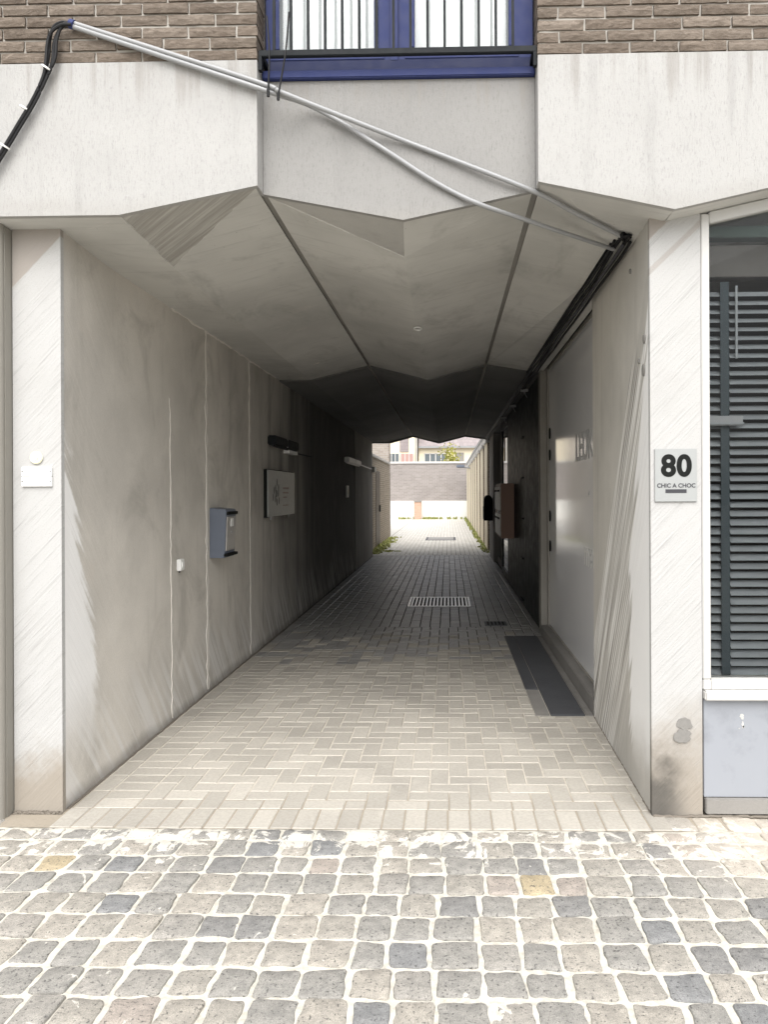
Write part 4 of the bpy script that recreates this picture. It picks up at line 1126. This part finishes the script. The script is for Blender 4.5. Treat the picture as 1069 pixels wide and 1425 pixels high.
# run of cables along the ceiling corner
run = thing('ceiling_cables', (.93, 3.9, 2.85), 'black cables clipped along the right ceiling corner of the passage', 'cable')
for k, (dx, dz, rr, m) in enumerate(((0, 0, .011, 'cable'), (-.024, .010, .010, 'cable'), (.022, -.014, .009, 'cable'), (-.010, -.020, .008, 'ink_grey'), (-.045, .016, .008, 'cable'))):
    r = random.Random(k); pts = [(.925 + dx, 3.72 + .03 * k, 2.858 + dz)]
    y = 4.0
    while y < YE - .1:
        pts.append((.93 + dx + r.uniform(-.006, .006), y, 2.856 + dz + r.uniform(-.007, .005))); y += .5
    b = MB(); b.tube(spline(pts, 3), rr, 8); b.build('cable', m, run, smooth=True)
b = MB()
for k in range(3):
    r = random.Random(40 + k); c0 = Vector((.915, 3.76, 2.862)); pts = [c0 + Vector((.03 * math.cos(q * .9 + k), .05 * math.sin(q * .9 + k * 2), .012 * math.sin(q + k))) for q in range(9)]
    b.tube(spline(pts, 4), .006, 6)
b.build('cable_loop', 'cable', run, smooth=True)
b = MB(); b.box(.87, .885, 3.9, YJ, 2.878, 2.892); b.build('cable_rail', 'black_iron', run)
for yy in (9.0, 10.6, 12.3):
    b = MB(); b.box(.90, .99, yy, yy + .03, 2.80, 2.83); b.tube([(.93, yy, 2.82), (.99, yy + .12, 2.74)], .008, 6); b.build('clip', 'conduit', run)

# ------------------------------------------------------------------ courtyard
ob = thing('brick_outbuilding', (-2.1, 22, 0), 'low brown brick outbuilding with a dark door left of the courtyard', 'building')
XO = -2.08
b = MB(); b.box(-6.5, XO, YE + .24, 25.4, -.01, 2.55); b.build('wall', 'brick_yard_y', ob)
b = MB(); b.box(-6.5, XO + .04, YE + .24, 25.45, 2.552, 2.63); b.build('coping', 'sill', ob, .01)
pd0, pd1 = onX(523, 700, XO), onX(527.5, 700, XO)
b = MB(); b.box(XO - .1, XO + .012, max(pd0.y, 18.6), pd1.y + .2, .05, 2.2); dr = b.build('door', 'door_brown', ob); dr['label'] = 'dark brown door'
b = MB(); b.tube([(XO + .03, pd1.y - .0, 1.0), (XO + .03, pd1.y, 1.2)], .02, 6); b.build('handle', 'black_iron', dr)
tw = MB(); tw.box(-8, -2.12, 25.8, 26.4, -.01, 7.5); tw.box(-8, -2.06, 25.75, 26.45, 7.502, 7.6, 1)
tag(tw.build('tall_brick_wall', ['brick_yard_x', 'sill']), 'tall brown brick gable wall rising behind the low outbuilding', 'wall')
bw = thing('back_wall', (-1, 43, 0), 'long grey brown brick wall with white base closing the courtyard', 'wall')
YK = 43.0; z1_ = onY(600, 697, YK).z; z2_ = onY(600, 645, YK).z
b = MB(); b.box(-9, 6, YK, YK + .4, z1_ + .002, z2_); b.build('brickwork', 'brick_back', bw)
b = MB(); b.box(-9, 6, YK - .06, YK + .5, z2_ + .002, z2_ + .12); b.build('coping', 'sill', bw)
b = MB(); b.box(-9, 6, YK - .10, YK + .4, -.02, z1_); b.build('white_base', 'white_wall', bw)
p0, p1 = onY(577, 720, 42.7), onY(586.5, 720, 42.7)
bp = thing('brick_pier', ((p0.x + p1.x) / 2, 42.7, 0), 'short orange brick pier in front of the white wall base', 'pier')
b = MB(); b.box(p0.x, p1.x, 42.5, 42.88, -.01, z1_ - .06); b.build('shaft', 'brick_orange', bp)
b = MB(); b.box(p0.x - .03, p1.x + .03, 42.47, 42.89, z1_ - .058, z1_ + .0); b.build('cap', 'threshold', bp)
# right hand building with pilasters
rb_ = thing('pilastered_building', (1.2, 28, 0), 'long brick building with a row of pilasters right of the courtyard', 'building')
b = MB(); b.box(1.34, 6, YE + .26, 41.5, -.01, 3.0); b.build('wall', 'brick_yard_y', rb_)
b = MB(); b.box(1.02, 1.6, YE + .26, 41.5, 3.001, 3.12); b.build('eaves', 'sill', rb_)
b = MB(); b.prism([(1.0, YE + .26, 3.125), (4.0, YE + .26, 5.6), (4.0, YE + .26, 5.7), (1.0, YE + .26, 3.24)], (0, 23.2, 0)); b.build('roof', 'slate_roof', rb_)
proto = None
for k in range(9):
    y_ = 19.6 + 2.55 * k
    if proto is None:
        b = MB(); b.box(1.06, 1.339, y_, y_ + 1.5, -.01, 2.9); b.box(1.045, 1.059, y_ + .002, y_ + 1.5, 0, 2.9, 1); proto = b.build('pilaster', ['brick_dark', 'cream_wall'], rb_)  # cream paint on the yard face, courtyard light put into its tone
        b = MB(); b.box(1.0, 1.338, y_ - .05, y_ + 1.55, 2.9, 2.99); cap0 = b.build('cap', 'sill', proto, .01)
        cap0.location = (0, 0, 0)
    else:
        o = proto.copy(); col.objects.link(o); o.parent = rb_; o.location = (0, 2.55 * k, 0)
        c = cap0.copy(); col.objects.link(c); c.parent = o
for k in range(8):
    y_ = 20.3 + 2.55 * k
    b = MB(); b.box(1.322, 1.339, y_ + .9, y_ + 1.7, .9, 2.4); b.build('window', 'win_dark', rb_)
p = onY(641, 652, 30.)
lt = thing('wall_lantern', (1.06, 34.5, 2.6), 'grey lantern on an arm reaching out from the pilastered building', 'lamp')
b = MB(); b.tube([(1.05, 35, 2.75), (.75, 35, 2.80), (.60, 35, 2.83)], .04, 8); b.build('arm', 'conduit', lt)
b = MB(); b.box(.38, .78, 34.8, 35.2, 2.76, 2.90); b.build('lamp_head', 'slate_box', lt, .03)
# houses beyond
YH = 58.
hl_ = thing('yellow_house', (-4, YH, 0), 'pale yellow house with a grey shutter beyond the brick wall', 'house')
hx1 = onY(579, 620, YH).x
b = MB(); b.box(-12, hx1, YH, YH + 8, 0, 8.0); b.build('wall', 'cream_wall', hl_)
def rect(px0, px1, py0, py1, Y): a, c = onY(px0, py0, Y), onY(px1, py1, Y); return a.x, c.x, c.z, a.z
for (r_, m, n) in (((556.5, 569, 607, 623.5), 'roof', 'shutter'), ((540, 555.5, 631.5, 642), 'win_dark', 'window'), ((558, 575.5, 631.5, 642), 'red_curtain', 'window')):
    x0_, x1_, a, c = rect(*r_, YH); b = MB(); b.box(x0_, x1_, YH - .08, YH + .02, a - .3, c); o = b.build(n, m, hl_)
    if n == 'window':
        b = MB(); w = (x1_ - x0_) / 3
        for q in range(4): b.box(x0_ + q * w - .03, x0_ + q * w + .03, YH - .12, YH - .081, a - .3, c)
        b.build('frame', 'sill', o)
b = MB(); b.prism([(-12, YH - .4, 8.0), (-12, YH + 8.4, 8.0), (-12, YH + 4, 11)], (12 + hx1, 0, 0)); b.build('roof', 'roof', hl_)
b = MB(); b.tube([(hx1 + .05, YH - .1, 0), (hx1 + .05, YH - .1, 7.9)], .09, 8); b.build('downpipe', 'brick_joint', hl_)
hr = thing('tiled_house', (0, YH + .4, 0), 'pale house under a grey pink tiled roof beyond the brick wall', 'house')
zev = onY(620, 622, YH + .4).z
b = MB(); b.box(hx1 + .2, 9, YH + .4, YH + 9, 0, zev - .02); b.build('wall', 'cream_wall', hr)
b = MB(); b.prism([(hx1 + .2, YH + .1, zev), (hx1 + .2, YH + 9, zev), (hx1 + .2, YH + 5, zev + 4.5)], (9 - hx1, 0, 0)); b.build('roof', 'roof', hr)
b = MB(); b.box(hx1 + .2, 9.2, YH, YH + .1, zev - .1, zev + .05); b.build('gutter', 'conduit', hr)
x0_, x1_, a, c = rect(591, 622, 631, 643, YH + .4); b = MB(); b.box(x0_, x1_, YH + .32, YH + .41, a - .4, c); o = b.build('window', 'win_dark', hr)
b = MB(); w = (x1_ - x0_) / 4
for q in range(5): b.box(x0_ + q * w - .04, x0_ + q * w + .04, YH + .28, YH + .319, a - .4, c)
b.box(x0_, x1_, YH + .28, YH + .319, c - .06, c); b.build('frame', 'sill', o)
x0_, x1_, a, c = rect(634, 646, 630, 643, YH + .4); b = MB(); b.box(x0_, x1_, YH + .32, YH + .41, a - .4, c); o = b.build('shutter', 'taupe', hr)
# yellow shrub behind the wall
p = onY(627, 634, 46)
sh = thing('shrub', (p.x, 46, 0), 'yellow green shrub showing above the brick wall', 'shrub')
b = MB()
for k in range(420):
    v = Vector((rnd.gauss(0, .26), rnd.gauss(0, .26), rnd.gauss(0, .5))); c = Vector((p.x, 46, 3.6)) + v
    u = Vector((rnd.uniform(-1, 1), rnd.uniform(-1, 1), rnd.uniform(-1, 1))).normalized(); w = u.cross(Vector((rnd.uniform(-1, 1), 1, .3))).normalized()
    b.face([c - u * .09, c + w * .04, c + u * .09, c - w * .04])
b.build('foliage', 'shrub', sh)
b = MB(); b.tube([(p.x, 46, -.05), (p.x + .03, 46, 3.4)], .05, 8); b.build('trunk', 'bark', sh)
# weeds
b = MB()
def weed(x, y, h, n):
    for k in range(n):
        q = rnd.uniform(0, 6.28); l = h * rnd.uniform(.4, 1.); w = .012 + .012 * rnd.random()
        p0 = Vector((x + rnd.uniform(-.07, .07), y + rnd.uniform(-.07, .07), 0)); p1 = p0 + Vector((math.cos(q) * l * .5, math.sin(q) * l * .5, l)); s = Vector((-math.sin(q), math.cos(q), 0)) * w
        m = p0.lerp(p1, .5) + Vector((0, 0, l * .12))
        b.face([p0 - s, p0 + s, m + s * 1.3, m - s * 1.3]); b.face([m - s * 1.3, m + s * 1.3, p1])
for k in range(120): y = 18.3 + 7 * rnd.random() ** 1.4; weed(XO + .05 + abs(rnd.gauss(0, .13)), y, .07, 7)
for k in range(150): y = rnd.uniform(18.5, 41); weed(1.05 - abs(rnd.gauss(0, .06)), y, .05 + .006 * (y - 18), 6)
for k in range(60): weed(rnd.uniform(-3, 1), 42.75 + rnd.uniform(-.1, .1), .2, 5)
for k in range(10): weed(onZ(545, 768, 0).x + rnd.uniform(-.2, .2), onZ(545, 768, 0).y + rnd.uniform(-.2, .2), .05, 5)
tag(b.build('weeds', 'weed'), 'weeds growing along the edges of the courtyard', 'weeds', kind='stuff')

# ------------------------------------------------------------------ light
wd_ = bpy.data.worlds.new('World'); sc.world = wd_; wd_.use_nodes = True
nt = wd_.node_tree; nt.nodes.clear()
sk = nt.nodes.new('ShaderNodeTexSky'); sk.sky_type = 'NISHITA'; sk.sun_disc = False
EL, AZ = R(54), R(177)
sk.sun_elevation = EL; sk.sun_rotation = AZ; sk.dust_density = 4; sk.ozone_density = .6; sk.air_density = 1.0
hs = nt.nodes.new('ShaderNodeHueSaturation'); hs.inputs['Saturation'].default_value = .22
bg = nt.nodes.new('ShaderNodeBackground'); bg.inputs[1].default_value = .14
wo = nt.nodes.new('ShaderNodeOutputWorld')
nt.links.new(sk.outputs[0], hs.inputs['Color']); nt.links.new(hs.outputs[0], bg.inputs[0]); nt.links.new(bg.outputs[0], wo.inputs[0])
sl = bpy.data.lights.new('sun', 'SUN'); sl.energy = 1.2; sl.angle = R(80); sl.color = (1, .98, .95)
so = bpy.data.objects.new('sun', sl); col.objects.link(so)
d = Vector((math.sin(AZ) * math.cos(EL), math.cos(AZ) * math.cos(EL), math.sin(EL)))
so.rotation_euler = d.to_track_quat('Z', 'Y').to_euler(); so.location = d * 40

for o in list(bpy.data.objects):
    if '_org' in o: del o['_org']
sc.view_settings.view_transform = 'Standard'; sc.view_settings.look = 'None'; sc.view_settings.gamma = 1
sc.view_settings.use_curve_mapping = False
sc.view_settings.exposure = 1.18
sc.render.engine = 'CYCLES'
sc.cycles.max_bounces = 12; sc.cycles.diffuse_bounces = 8; sc.cycles.glossy_bounces = 5; sc.cycles.transparent_max_bounces = 12
sc.cycles.use_denoising = True
sc.cycles.sample_clamp_indirect = 8
